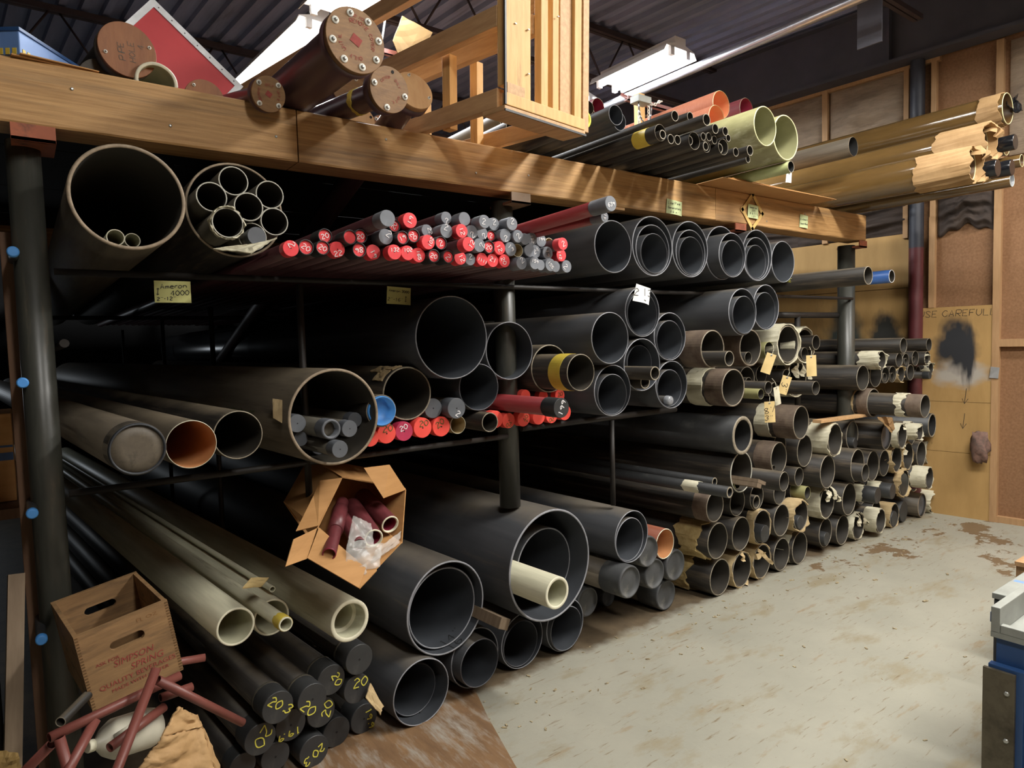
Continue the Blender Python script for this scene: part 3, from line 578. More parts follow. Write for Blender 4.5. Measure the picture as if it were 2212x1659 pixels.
def pipe(kind, x, z, y, r, t, yaw, label, g, o):
    name, mo, mr, mi = KIND[kind]
    n = 64 if r > .12 else 44 if r > .06 else 28 if r > .03 else 20
    L = o.get('L', 5.9)
    capped = kind in CAPLEN
    rb = r * .93 if capped else r
    y0 = .03 if capped else 0
    b = MB(); ri = rb * (1 - t); ch = min(.003, rb * .03)
    if capped or kind == 'capdisc':
        b.rings([(L, rb), (y0 + .002, rb), (y0, rb * .5)], n, True, True, [0, 0])
    elif o.get('step'):
        b.rings([(L, rb), (ch, rb), (0, rb - ch), (0, ri + ch), (ch, ri), (.07, ri), (.075, ri * .8), (L, ri * .8)], n, mis=[0, 1, 1, 1, 2, 1, 2])
    else:
        b.rings([(L, rb), (ch, rb), (0, rb - ch), (0, ri + ch * .5), (ch, ri), (L, ri)], n, mis=[0, 1, 1, 1, 2])
    root = b.build(name, [mo, mr, mi])
    root.location = (x, y, z); root.rotation_euler = (math.radians(-o.get('pitch', 0)), 0, math.radians(yaw))
    tag(root, label, 'pipe', GROUP[g])
    cm = CAPMAT.get(kind); cap = None
    if cm:
        c = MB(); ln = CAPLEN.get(kind, 1) * r
        if kind == 'capring':
            c.rings([(ln, r), (.003, r), (0, r * .97), (0, r * .88), (.006, r * .85), (.02, r * .85)], n)
            cap = c.build('end_cap', cm, root)
            d = MB(); d.rings([(.02, r * .845), (.006, r * .84)], n, False, True); d.build('red_disc', M_capred, cap)
        elif kind == 'openblk':
            c.rings([(ln, r), (.004, r), (0, r * .96), (0, r * .74), (.06, r * .72), (.06, .002)], n, mis=[0, 0, 0, 0, 1])
            cap = c.build('end_cap', [cm, M_hole], root)
        elif kind == 'capdisc':
            c.rings([(.07, r), (.004, r), (-.002, r * .98), (-.006, r * .95), (-.004, r * .9), (.010, r * .87), (.012, r * .80), (.006, r * .3), (.012, r * .22), (.012, r * .14), (.004, r * .1), (.002, .002)], n)
            cap = c.build('end_cap', cm, root)
        elif kind in ('capdome', 'capdomebrown'):
            c.rings([(ln, r), (.008, r), (-.002, r * .97), (-.004, r * .92), (-.002, r * .87), (.010, r * .83), (.006, r * .5), (.003, .002)], n)
            cap = c.build('end_cap', cm, root)
        elif kind == 'capblue':
            c.rings([(.03, r * .935), (-.004, r * .93), (-.008, r * .9), (-.008, r * .84), (.035, r * .76), (.035, .002)], n)
            cap = c.build('blue_plug', cm, root)
        elif kind in ('capgrey', 'plugbrown'):
            c.rings([(.04, ri * .99), (.012, ri * .99), (.016, ri * .8), (.014, .002)], n)
            cap = c.build('end_plug', cm, root)
        elif kind == 'capclear':
            c.rings([(ln, r), (.02, r), (.006, r * .9), (0, r * .6), (-.002, .002)], n); cap = c.build('end_cap', cm, root)
        elif kind == 'capyel':
            c.rings([(.05, r * 1.03), (.003, r * 1.03), (0, r), (0, r * .8), (.004, r * .78), (.004, .002)], n); cap = c.build('end_cap', cm, root)
        else:
            c.rings([(ln, r), (.004, r), (0, r * .965)], n, False, True)
            if o.get('hole'): c.rings([(-.0008, r * .075), (-.0008, .0004)], 10, mis=[1])
            cap = c.build('end_cap', [cm, M_hole], root)
            if o.get('band'):
                e = MB(); e.rings([(ln + .012, r * .96), (ln + .008, r * 1.015), (ln - .002, r * 1.015), (ln - .004, r)], n); e.build('cap_collar', M_tubewall, root)
        if o.get('txt') and cap is not None:
            tx, ink, sz, rot, ox, oz = o['txt']
            h = r * sz * (1.35 if len(tx) == 1 else 1.05 if len(tx) == 2 else .78)
            write('handwriting', [(tx, h, ox * r, oz * r, rot)], INK[ink], cap, flat(.004 if kind == 'capring' else -.0014), max(.0022, r * .075))
    if kind == 'olive':
        e = MB(); e.rings([(.11, r * 1.004), (.001, r * 1.004)], n); e.build('olive_end', M_olive, root)
        if 'white band' in label: sleeve('paper_wrap', M_white, root, r, .12, .16, .004)
    if kind == 'longred2' or kind == 'longred': pass
    if o.get('bare'): sleeve('bare_end', M_bare, root, r, .002, o['bare'], .006, .0, front=.0001)
    if o.get('tip'): sleeve('glued_tip', M_yellow, root, r, .004, .05, .008, .01, front=.002)
    if o.get('wrap'):
        wq = o['wrap']; m, nm = WM[wq[0]]; st = wq[3] if len(wq) > 3 else ''
        a0, wd = wq[1], wq[2]
        if wq[0] == 'wool': sleeve(nm, m, root, r, a0 * .6 + .01, a0 * .6 + .01 + wd, .03, .09)
        elif wq[0] == 'yellow': sleeve(nm, m, root, r, a0, a0 + wd, .001, .0)
        elif st == 'crack': sleeve(nm, m, root, r * 1.05, a0 - .004, a0 + wd, .008, .05)
        elif st == 'rag': sleeve(nm, m, root, r, a0 - .004, a0 + wd, .02, .06)
        elif wq[0] == 'kraft': sleeve(nm, m, root, r * 1.01, a0, a0 + wd, .012, .04)
        else: sleeve(nm, m, root, r, a0 + .002, a0 + wd, .009, .03)
        if st == 'flap': shred(m, root, r, -60, r * .9, r * .5, .01); shred(m, root, r, 100, r * .5, r * .4, .02)
        if st == 'strip': shred(m, root, r, 125, r * 2.2, r * .28, .015, (.85, 0, -.65)); shred(m, root, r, 150, r * 1.0, r * .3, .02, (1, 0, .05))
        if st == 'shred':
            for k, (aa, l2, w2) in enumerate(((95, 1.1, .5), (60, .9, .42), (120, .7, .4), (20, .5, .4))): shred(m, root, r, aa, r * l2, r * w2, .012 + .008 * k)
        if st == 'rag' and wq[0] == 'kraft':
            shred(m, root, r, 60, r * .8, r * .8, .06, (.5, 0, -.5)); shred(m, root, r, -40, r * .5, r * .7, .05, (.4, 0, -.3))
    if o.get('ins') or 'marked 14' in label:
        tx = '14"' if 'marked 14' in label else '16"'
        fr = lambda a, q: ((ri - .001) * math.sin(a / ri), .03 + q, -(ri - .001) * math.cos(a / ri))
        write('size_mark', [(tx, .045, .07 if tx == '16"' else .05, 0, 6)], M_ink, root, fr, .004)
    if o.get('prt'):
        tx, h, yy, ink, up = o['prt']
        fr = lambda a, q: (-(r + .0012) * math.cos((q + up * r) / r), yy - a, (r + .0012) * math.sin((q + up * r) / r))
        write('printed_line', [(tx, h, 0, 0, 0)], INK[ink], root, fr, h * .14)
    return root
# kind, x, z, y of the open end, radius, wall, yaw, label, group, options
PIPES = [
('capblk',0.5462,0.1210,-0.0500,0.0475,0.06,6,'dark capped pipe at the bottom edge of the photo, leftmost of the floor stack','fl',{}),
('capblk',0.6637,0.0997,-0.0346,0.0544,0.06,6,'dark capped pipe lying on the floor under the cap marked 19.9','fl',{'hole': 1}),
('capblk',0.8065,0.0620,-0.0334,0.0597,0.06,6,'black capped pipe on the floor marked 20.3 upside down in yellow','fl',{'txt': ('20.3', 'y', 0.62, 205, -0.0, -0.2), 'hole': 1}),
('capblk',0.5976,0.2233,-0.1000,0.0564,0.06,6,'black capped pipe with a scrawled yellow 20, behind the torn brown paper bag','fl',{'txt': ('20', 'y', 0.7, 230, 0.2, 0.1), 'hole': 1}),
('capblk',0.9209,0.0622,0.0340,0.0595,0.06,6,'unmarked black capped pipe on the floor, right of the upside down 20.3','fl',{'hole': 1}),
('capblk',0.7240,0.1971,-0.0353,0.0586,0.06,6,'black capped pipe marked 19.9 upside down, wedged under the pipe marked 20.3','fl',{'txt': ('19.9', 'y', 0.6, 185, -0.1, -0.55), 'hole': 1}),
('capblk',1.0453,0.0634,0.0517,0.0605,0.06,6,'black capped pipe marked 19.9 sideways in yellow, rightmost on the floor','fl',{'txt': ('19.9', 'y', 0.6, -80, 0.45, -0.1), 'hole': 1}),
('capblk',0.6487,0.3411,-0.1500,0.0564,0.06,6,'black capped pipe marked 20.3 tilted, nearest of the upper stack row','fl',{'txt': ('20.3', 'y', 0.7, -40, 0.15, 0.1), 'hole': 1, 'band': 1}),
('capblk',0.8449,0.1953,-0.0200,0.0576,0.06,6,'black capped pipe marked 20 at its right edge, half hidden behind its neighbour','fl',{'txt': ('20', 'y', 0.6, 70, 0.4, 0.05)}),
('capblk',0.7747,0.3204,-0.1364,0.0566,0.06,6,'black capped pipe marked 20 at its lower left, second in the upper stack row','fl',{'txt': ('20', 'y', 0.6, -50, -0.3, -0.45), 'hole': 1, 'band': 1}),
('capblk',0.9834,0.2485,-0.0400,0.0571,0.06,6,'black capped pipe with a clear yellow 20 at its top right','fl',{'txt': ('20', 'y', 0.6, -5, 0.25, 0.4), 'hole': 1}),
('capblk',0.8808,0.3197,-0.0442,0.0579,0.06,6,'black capped pipe with a sideways yellow 20 above the stack','fl',{'txt': ('20', 'y', 0.5, -70, 0.4, -0.05), 'hole': 1, 'band': 1}),
('capblk',0.9901,0.3716,-0.0599,0.0592,0.06,6,'unmarked black capped pipe right under the thick pale pipe end','fl',{'hole': 1, 'band': 1}),
('pale',0.5329,0.6513,-0.1200,0.0644,0.12,6,'pale grey fibreglass pipe, leftmost of the big pale ones beside the crate','fl',{}),
('pale',0.7022,0.5787,0.0621,0.0684,0.11,6,'dull grey pipe behind the thin pale pipe with a folded paper on it','fl',{}),
('pale',0.6711,0.6516,-0.2136,0.0245,0.2,6,'thin pale pipe with an amber glued tip between two big pale pipes','fl',{'tip': 'amber'}),
('pale',0.7270,0.6637,0.1200,0.0116,0.22,6,'very thin grey tube behind the folded paper on the pale pipes','fl',{}),
('pale',0.9357,0.5602,-0.1200,0.0790,0.2,6,'thick walled ivory pipe end under the open cardboard box','fl',{'step': 1}),
('pvc',1.2656,0.1389,-0.0414,0.1381,0.04,4.6,'dark grey plastic pipe on the floor beside the marked caps, a second pipe inside it','fg',{}),
('pvc',1.2671,0.1194,0.0284,0.1106,0.04,4.6,'inner grey pipe deep in the lowest big floor pipe beside the marked caps','fg',{}),
('pvc',1.5890,0.1536,0.0431,0.1367,0.04,4.6,'outer grey pipe on the floor right under the 14 and 16 inch marked pipe','fg',{}),
('pvc',1.5723,0.1572,-0.0197,0.1078,0.04,4.6,'inner grey pipe poking out of the floor pipe under the 14 and 16 inch marks','fg',{}),
('pvc',1.8830,0.1367,0.0735,0.1359,0.04,4.6,'outer grey pipe on the floor under the big pipe holding the ivory one','fg',{}),
('pvc',1.8690,0.1271,0.0693,0.1116,0.04,4.6,'inner grey pipe in the floor pipe beside the wood block','fg',{}),
('pvc',2.1552,0.1388,0.0701,0.1343,0.04,4.6,'outer grey pipe on the floor, last of the four at the concrete edge','fg',{}),
('pvc',2.1437,0.1308,0.0482,0.1124,0.04,4.6,'inner grey pipe in the last floor pipe at the concrete edge','fg',{}),
('pvc',1.4190,0.4468,-0.0080,0.2029,0.04,4.6,'big dark grey pipe marked 16 inch inside its rim below the cardboard box','fg',{'ins': 1}),
('pvc',1.4234,0.4326,0.0342,0.1772,0.04,4.6,'grey pipe nested in the big one and marked 14 inch','fg',{}),
('pvc',1.9519,0.5329,-0.0757,0.2635,0.04,4.6,'largest dark grey floor level pipe with the ivory pipe sticking out','fg',{}),
('pvc',2.0045,0.4927,0.0410,0.1814,0.04,4.6,'grey pipe recessed inside the largest pipe behind the ivory pipe','fg',{}),
('pale',1.7854,0.5095,-0.3133,0.0696,0.2,4.6,'ivory thick walled pipe sticking out of the largest grey pipe','fg',{}),
('pvc',2.5234,0.5502,-0.0498,0.1372,0.04,4.6,'dark grey pipe on top of the black capped pile, right of the largest pipe','fg',{}),
('pvc',2.5172,0.5347,-0.0415,0.1144,0.04,4.6,'grey pipe nested in the one on top of the black capped pile','fg',{}),
('capdome',2.3805,0.1768,0.1500,0.0813,0.06,4.6,'dark capped pipe half hidden behind the largest grey pipe on the floor','fg',{}),
('capdome',2.7279,0.0563,0.3448,0.0552,0.06,4.6,'small dark capped pipe deep under the brown capped pipe','fg',{}),
('capdomebrown',2.4465,0.3399,-0.1000,0.0851,0.06,4.6,'brown pipe with a worn black cap, nearest of the capped pile','fg',{}),
('capdome',2.7865,0.2682,0.0329,0.0864,0.06,4.6,'worn black cap in the middle of the capped pile','fg',{}),
('capdome',2.9744,0.2734,0.0438,0.0910,0.06,4.6,'worn black cap at the right of the pile, under the copper coloured pipe','fg',{}),
('capdome',2.7031,0.4201,0.0024,0.0863,0.06,4.6,'worn black cap left of the copper coloured pipe','fg',{}),
('capdomebrown',2.9417,0.0919,0.0887,0.0896,0.06,4.6,'lowest worn black cap of the pile, near the floor at the concrete edge','fg',{}),
('copper',2.8748,0.4211,0.0298,0.0860,0.06,4.6,'copper coloured open pipe on top of the worn black caps','fg',{}),
('steel',3.3578,0.1176,0.0171,0.1120,0.055,4.6,'coated steel pipe at the near end of the floor row, wool wrap behind its rim','fr',{'wrap': ('wool', 0.25, 0.16)}),
('steel',3.5817,0.1132,0.0192,0.1102,0.055,4.6,'second steel pipe in the floor row with a torn tan collar','fr',{'wrap': ('tan', 0.0, 0.1, 'flap')}),
('steel',3.8044,0.1160,0.0217,0.1108,0.055,4.6,'third steel pipe in the floor row with a long paper strip across it','fr',{'wrap': ('tan', 0.0, 0.08, 'strip')}),
('steel',4.0302,0.1143,0.0207,0.1104,0.055,4.6,'fourth steel pipe in the floor row with a clean rim','fr',{}),
('steel',4.2531,0.1119,0.0208,0.1110,0.055,4.6,'fifth steel pipe in the floor row, last before the gap','fr',{'wrap': ('white', 0.03, 0.1)}),
('steel',3.2880,0.3656,-0.0200,0.1090,0.055,4.6,'steel pipe with a wad of yellow wool, nearest of the second row','fr',{'wrap': ('wool', 0.08, 0.16)}),
('steel',3.5318,0.3588,-0.0127,0.1059,0.055,4.6,'plain steel pipe second from the near end of the second row','fr',{}),
('steel',3.7493,0.3621,-0.0153,0.1085,0.055,4.6,'steel pipe holding a dark capped tube in the second row','fr',{'wrap': ('tan', 0.0, 0.06)}),
('capblk',3.7189,0.3322,-0.0574,0.0554,0.06,4.6,'dark capped tube sticking out of the second row steel pipe, nearer of two','fr',{}),
('steel',3.9763,0.3630,-0.0124,0.1071,0.055,4.6,'clean rimmed steel pipe in the second row, right of the dark capped tube','fr',{}),
('steel',4.1931,0.3584,-0.0220,0.1028,0.055,4.6,'steel pipe with a ragged tan paper rim in the second row','fr',{'wrap': ('tan', 0.0, 0.1, 'rag')}),
('capblk',4.1655,0.3181,-0.0343,0.0459,0.06,4.6,'dark capped tube inside the ragged tan paper rim','fr',{}),
('steelbare',3.2246,0.5894,-0.0500,0.0914,0.06,4.6,'coated steel pipe with a bare brown end, third row near end','fr',{'bare': 0.1}),
('steel',3.5304,0.5537,0.0115,0.0873,0.055,4.6,'steel pipe behind the thin white tipped tube, third row','fr',{}),
('steel',3.7282,0.5556,0.0068,0.0842,0.055,4.6,'steel pipe holding a small thick walled tube, third row','fr',{}),
('steel',3.7101,0.5272,-0.0015,0.0441,0.2,4.6,'small thick walled tube inside the third row pipe','fr',{}),
('steel',3.9559,0.5516,-0.0126,0.0808,0.055,4.6,'steel pipe behind the olive ended tube, third row','fr',{}),
('steel',4.2904,0.5054,0.0767,0.0766,0.055,4.6,'steel pipe holding the olive ended tube','fr',{}),
('olive',4.2745,0.4999,-0.0224,0.0451,0.06,4.6,'small olive ended tube with a white band in the dark stack','fr',{}),
('hdpe',3.3461,1.0071,-0.1562,0.1124,0.2,4.6,'thick walled black plastic pipe with a wide grey rim, top of the dark stack','fr',{}),
('steelwhite',3.4017,0.7784,-0.1077,0.1226,0.07,4.6,'white rimmed black pipe with a wood offcut lying in it','fr',{}),
('olive',3.3470,0.7196,-0.1167,0.0315,0.06,4.6,'small olive tube inside the white rimmed black pipe','fr',{}),
('hdpe',3.1275,0.7604,-0.1200,0.0262,0.25,4.6,'thin black tube with a pale rim above the paper tagged tube','fr',{}),
('hdpe',3.0156,0.7483,-0.3000,0.0311,0.28,4.6,'thin black tube with a paper tag wrapped near its white tip','fr',{'wrap': ('white', 0.18, 0.1)}),
('steelbare',3.9108,0.7868,-0.0355,0.1054,0.06,4.6,'steel pipe with a mottled brown end beside the white rimmed pipe','fr',{'bare': 0.12}),
('steel',3.8664,0.7255,-0.0247,0.0213,0.055,4.6,'small tube at the bottom of the mottled brown ended pipe','fr',{}),
('steel',4.0944,0.8345,0.0714,0.0863,0.055,4.6,'steel pipe behind and above the mottled brown ended pipe','fr',{}),
('steel',4.2940,0.7850,0.0068,0.1118,0.055,4.6,'clean steel pipe under the big bare ended pipe of the right stack','fr',{}),
('steel',3.6172,0.7105,-0.2500,0.0590,0.055,4.6,'long tube with a tan rim reaching out over the third row','fr',{}),
('steel',4.2066,0.6189,-0.0014,0.0642,0.055,4.6,'steel pipe end behind the tan rimmed long tube','fr',{}),
('steelbare',4.0290,1.0154,-0.1200,0.1086,0.06,4.6,'big steel pipe with a bare rusty end and whitewashed ring below the tags','fr',{'wrap': ('white', 0.17, 0.1), 'bare': 0.14}),
('steel',4.5441,0.8421,-0.0736,0.1121,0.055,4.6,'steel pipe with a thick white paper wrapped end, right stack','fr',{'wrap': ('white', 0.0, 0.16)}),
('steel',4.9949,0.8149,0.0318,0.1092,0.055,4.6,'steel pipe with a grey rim holding a small capped tube','fr',{}),
('capblk',4.9759,0.7637,-0.0000,0.0394,0.06,4.6,'small capped tube with a shiny tip inside the grey rimmed pipe','fr',{}),
('capgrey',5.2493,0.7904,-0.1000,0.0985,0.06,4.6,'steel pipe with a bare grey end closed by a plug, under crumpled brown paper','fr',{}),
('steel',5.6165,0.7542,-0.0558,0.0964,0.055,4.6,'steel pipe under the white torn paper at the right of the stack','fr',{'wrap': ('white', 0, 0.06, 'flap')}),
('steel',6.0249,0.7234,0.0453,0.0968,0.055,4.6,'steel pipe with a white edge beside the white paper bag','fr',{'wrap': ('white', 0.0, 0.05)}),
('steel',5.8745,0.7614,-0.0799,0.0647,0.055,4.6,'tube wrapped in a white paper bag at the right of the stack','fr',{'wrap': ('white', 0.0, 0.1, 'rag')}),
('hdpe',6.2293,0.7774,-0.0331,0.1034,0.12,4.6,'dark double walled pipe end at the far right above the paper bag','fr',{}),
('steel',4.4677,0.6248,-0.0611,0.1166,0.055,4.6,'black steel pipe left of the one with a tube sticking out','fr',{}),
('steel',4.8876,0.6139,-0.0607,0.1210,0.055,4.6,'steel pipe with a tube sticking out, fourth row of the right stack','fr',{}),
('steel',4.8783,0.5683,-0.1217,0.0653,0.055,4.6,'tube sticking out of the fourth row steel pipe','fr',{}),
('steel',5.2145,0.5619,-0.0175,0.1182,0.055,4.6,'steel pipe right of the tube sticking out in the fourth row','fr',{}),
('steel',5.4542,0.5478,0.0070,0.1045,0.055,4.6,'steel pipe with a paper scrap inside its top edge','fr',{}),
('steel',5.6690,0.5552,0.0085,0.1087,0.055,4.6,'steel pipe with a thin ragged tan lining in the fourth row','fr',{'wrap': ('tan', 0, 0.05, 'rag')}),
('steel',5.8944,0.5483,0.0166,0.1134,0.055,4.6,'steel pipe with a tan edge and an inner ring, fourth row','fr',{'wrap': ('tan', 0, 0.05)}),
('steel',6.1243,0.5354,0.0085,0.1124,0.055,4.6,'clean steel pipe third from the right end of the fourth row','fr',{}),
('steel',6.3556,0.5272,0.0346,0.1002,0.055,4.6,'steel pipe with a white paper flap at the right end of the fourth row','fr',{'wrap': ('white', 0, 0.05, 'flap')}),
('steel',4.5764,0.3815,-0.0000,0.1162,0.055,4.6,'steel pipe with white paper shreds hanging over its opening','fr',{'wrap': ('white', 0, 0.12, 'shred')}),
('steel',4.8488,0.3626,-0.0200,0.1204,0.055,4.6,'clean black steel pipe right of the white paper shreds','fr',{}),
('steel',5.1966,0.3367,0.0596,0.0871,0.055,4.6,'dark steel pipe above the long hanging paper shred','fr',{}),
('capblk',5.0639,0.3731,-0.1231,0.0621,0.06,4.6,'dark capped pipe with a white band, left of two in the right stack','fr',{'wrap': ('white', 0.09, 0.1)}),
('capblk',5.3822,0.3493,-0.0884,0.0614,0.06,4.6,'dark capped pipe with a white band, right of two in the right stack','fr',{'wrap': ('white', 0.08, 0.1)}),
('steel',5.7868,0.3407,0.0002,0.1104,0.055,4.6,'steel pipe lined with ragged paper around a dark plug','fr',{'wrap': ('tan', 0, 0.04, 'rag')}),
('capblk',5.7857,0.3303,-0.0002,0.0904,0.06,4.6,'dark plug end inside the ragged lined pipe','fr',{}),
('steel',6.1746,0.3012,0.0826,0.1086,0.055,4.6,'steel pipe with a small buckle shaped paper tag inside its rim','fr',{'wrap': ('tan', 0, 0.04), 'L': 0.88}),
('steel',5.9968,0.3665,-0.1077,0.0891,0.055,4.6,'pipe wrapped in white paper above the floor row at the far right','fr',{'wrap': ('white', 0, 0.12)}),
('steel',4.6251,0.1426,0.0392,0.1053,0.055,4.6,'dark steel pipe on the floor holding a white banded capped tube','fr',{}),
('capblk',4.5869,0.1125,0.0092,0.0473,0.06,4.6,'white banded capped tube inside the dark floor pipe','fr',{'wrap': ('white', 0.07, 0.08)}),
('steel',4.8440,0.1235,0.0260,0.1117,0.055,4.6,'clean dark steel pipe on the floor behind the banded capped tube','fr',{}),
('steel',5.0596,0.1148,0.0153,0.1021,0.055,4.6,'steel pipe on the floor with a long paper shred hanging over it','fr',{'wrap': ('white', 0, 0.08, 'shred')}),
('steel',5.2607,0.1327,-0.0568,0.0915,0.055,4.6,'steel pipe on the floor with a neat white paper sleeve','fr',{'wrap': ('white', 0.0, 0.1)}),
('steel',5.4339,0.1533,0.0595,0.0913,0.055,4.6,'steel pipe behind the neat white sleeve','fr',{}),
('steel',5.6208,0.0981,0.0010,0.0975,0.055,4.6,'steel pipe on the floor with a tan sleeve and a dark plug','fr',{'wrap': ('tan', 0, 0.1)}),
('capblk',5.6066,0.0757,-0.0035,0.0622,0.06,4.6,'dark plug inside the tan sleeved floor pipe','fr',{}),
('capblk',5.8293,0.0913,0.0200,0.0877,0.06,4.6,'dark capped pipe between the tan sleeve and the brown floor pipe','fr',{}),
('plugbrown',6.0984,0.1035,-0.0126,0.1017,0.06,4.6,'brown steel pipe on the floor with a recessed plug, second from the wall','fr',{}),
('steel',6.3278,0.0955,-0.0117,0.0939,0.055,4.6,'last floor pipe at the wall with a torn white sleeve','fr',{'wrap': ('white', 0, 0.1, 'rag')}),
('steelbare',3.0260,1.5178,-0.1920,0.1016,0.06,0,'large steel pipe with a whitewashed ring and brown end, holding a small tube','mr',{'wrap': ('white', 0.22, 0.1), 'bare': 0.15}),
('steel',3.0185,1.4653,-0.3018,0.0413,0.12,0,'small black tube with a pale rim sticking out of the brown ended pipe','mr',{}),
('steelbare',3.4963,1.5121,-0.1096,0.1076,0.06,0,'brown ended steel pipe with a scrap of silver tape','mr',{'bare': 0.14}),
('steel',3.4707,1.4532,-0.1104,0.0352,0.055,0,'small tube inside the brown ended pipe with silver tape','mr',{}),
('steelbare',3.2679,1.2897,-0.1500,0.1069,0.06,0,'large steel pipe with a white cracked ring, rusty end and a tan patch','mr',{'wrap': ('white', 0.14, 0.12), 'bare': 0.12}),
('steel',3.6229,1.3112,0.0019,0.0820,0.055,0,'steel pipe right behind the white ringed rusty end','mr',{}),
('steel',3.5846,1.2953,-0.0357,0.0346,0.055,0,'small tube beside the white ringed rusty end','mr',{}),
('olive',3.4406,1.2444,-0.2130,0.0306,0.06,0,'short tube with an olive tan end in front of the tags','mr',{}),
('steel',3.5067,1.2774,-0.2191,0.0373,0.055,0,'small tube left of the tagged one in the tag cluster','mr',{}),
('steel',3.7410,1.2478,-0.1092,0.0436,0.055,0,'small thin rimmed tube behind the folded white tag','mr',{}),
('steel',3.8783,1.3295,0.0672,0.0602,0.055,0,'dark pipe behind the leftmost tan tag','mr',{}),
('olive',3.7722,1.4918,-0.0546,0.0509,0.06,0,'grey green tube above the leftmost tan tag','mr',{}),
('steel',4.1275,1.3224,0.0831,0.0714,0.055,0,'dark pipe behind the second tan tag','mr',{}),
('steel',3.9900,1.3176,-0.0413,0.0442,0.055,0,'small tube right above the tag marked 3 inch','mr',{}),
('steel',4.0381,1.2411,-0.2133,0.0446,0.055,0,'small black tube hung with a tag, in front of the whitened curved pipe','mr',{}),
('steel',3.9448,1.5223,-0.0808,0.1190,0.055,0,'pipe with thick cracked white coating around its end','mr',{'wrap': ('white', 0, 0.28, 'crack')}),
('steel',4.1723,1.5122,-0.0622,0.1069,0.055,0,'second white coated pipe behind the thick cracked one','mr',{'wrap': ('white', 0, 0.1, 'crack')}),
('steel',4.2203,1.5272,-0.1139,0.0495,0.1,0,'black tube with a pale rim sticking out in front of the cracked white coating','mr',{}),
('steel',4.1616,1.4546,-0.0680,0.0430,0.055,0,'small grey tube under the black one among white coatings','mr',{}),
('steel',4.3201,1.2786,0.0831,0.1221,0.055,0,'pipe with a whitewashed peeling end behind the tags','mr',{'wrap': ('white', 0, 0.1, 'shred')}),
('steel',5.2850,1.4790,-0.2000,0.0581,0.055,0,'long black pipe with print on it, top of the far right pile','mr',{'prt': ('BLE WITH GAUGE', 0.02, 1.0, 'w', -0.5)}),
('steel',6.1051,1.4680,-0.0500,0.0542,0.055,0,'short black pipe end with a white scuff, top right of the far pile','mr',{'L': 1.54}),
('steel',5.1317,1.3767,-0.1136,0.0651,0.055,0,'pipe end wrapped in white plastic in the far right pile','mr',{'wrap': ('white', 0, 0.15, 'rag')}),
('steel',5.6590,1.3563,-0.0087,0.0581,0.055,0,'open pipe under the long printed pipe of the far pile','mr',{}),
('steel',5.7839,1.3444,-0.0052,0.0625,0.055,0,'pipe holding a thin tube in the far pile, third row end','mr',{'L': 5.07}),
('steel',5.7584,1.3398,-0.0159,0.0284,0.055,0,'thin tube inside a far pile pipe, left one','mr',{'L': 5.77}),
('steel',5.9459,1.3600,-0.0112,0.0624,0.055,0,'pipe holding a thin tube in the far pile, left of the white wrapped one','mr',{'L': 3.23}),
('steel',5.9274,1.3498,-0.0053,0.0254,0.055,0,'thin tube inside a far pile pipe, right one','mr',{'L': 3.86}),
('steel',6.2963,1.3815,0.0800,0.0458,0.055,0,'dark tube behind the white wrapped one in the far pile','mr',{}),
('steel',6.0719,1.3556,-0.0509,0.0585,0.055,0,'dark pipe around the white wrapped tube in the far pile','mr',{'L': 1.87}),
('steel',6.0748,1.3480,-0.0462,0.0403,0.055,0,'white wrapped tube near the right end of the far pile','mr',{'wrap': ('white', 0, 0.06, 'rag'), 'L': 2.05}),
('steel',5.4133,1.2492,-0.0156,0.0645,0.055,0,'pipe with a thin tube inside, bottom row of the far pile, left','mr',{}),
('steel',5.3930,1.2333,-0.0182,0.0325,0.055,0,'thin tube inside the bottom left far pile pipe','mr',{}),
('steel',5.5648,1.2481,-0.0008,0.0657,0.055,0,'pipe with a thin tube inside, bottom row of the far pile, second','mr',{}),
('steel',5.5440,1.2285,-0.0067,0.0314,0.055,0,'thin tube inside the second bottom far pile pipe','mr',{}),
('steel',5.7027,1.2412,-0.0040,0.0621,0.055,0,'pipe stuffed with tan paper, bottom row of the far pile','mr',{'wrap': ('tan', 0, 0.05, 'rag')}),
('steel',5.8794,1.2468,-0.0027,0.0658,0.055,0,'pipe behind the black tube lying askew in the far pile','mr',{'L': 3.94}),
('steel',6.1480,1.2364,0.0500,0.0488,0.055,0,'dark pipe over the black capped tube in the far pile','mr',{'L': 1.02}),
('steel',6.2719,1.2615,0.0000,0.0471,0.055,0,'pipe with white paper at the far right end of the pile','mr',{'wrap': ('white', 0, 0.05, 'rag')}),
('capblk',6.0515,1.2165,-0.0800,0.0321,0.06,0,'black capped tube with a white band lying in the far pile','mr',{'wrap': ('white', 0.2, 0.05), 'L': 2.44}),
('steel',4.9840,1.2512,-0.0500,0.0940,0.055,0,'large black pipe left of a grey one under the white plastic','mr',{}),
('steel',5.2494,1.2576,-0.0190,0.0935,0.055,0,'large grey open pipe under the white plastic end','mr',{}),
('steelbare',5.1093,1.0588,-0.0692,0.1053,0.06,0,'big brown ended pipe with another long pipe running out of it','mr',{'wrap': ('tan', 0.1, 0.08), 'bare': 0.08}),
('steelbare',5.0965,1.0549,-0.4272,0.0812,0.06,0,'long brown pipe with a white torn ring near its end, reaching to the wall','mr',{'wrap': ('white', 0.12, 0.06, 'rag'), 'bare': 0.1}),
('pvcg',1.4321,1.6092,-0.1076,0.1714,0.03,0,'largest glossy dark grey pipe on the middle shelf with a bright streak','mg',{}),
('pvc',1.7847,1.5450,-0.0219,0.1319,0.04,0,'dark grey pipe right of the glossy large one','mg',{}),
('pvc',1.6049,1.3914,-0.0328,0.1033,0.04,0,'dark grey pipe below and between the two large grey ones','mg',{}),
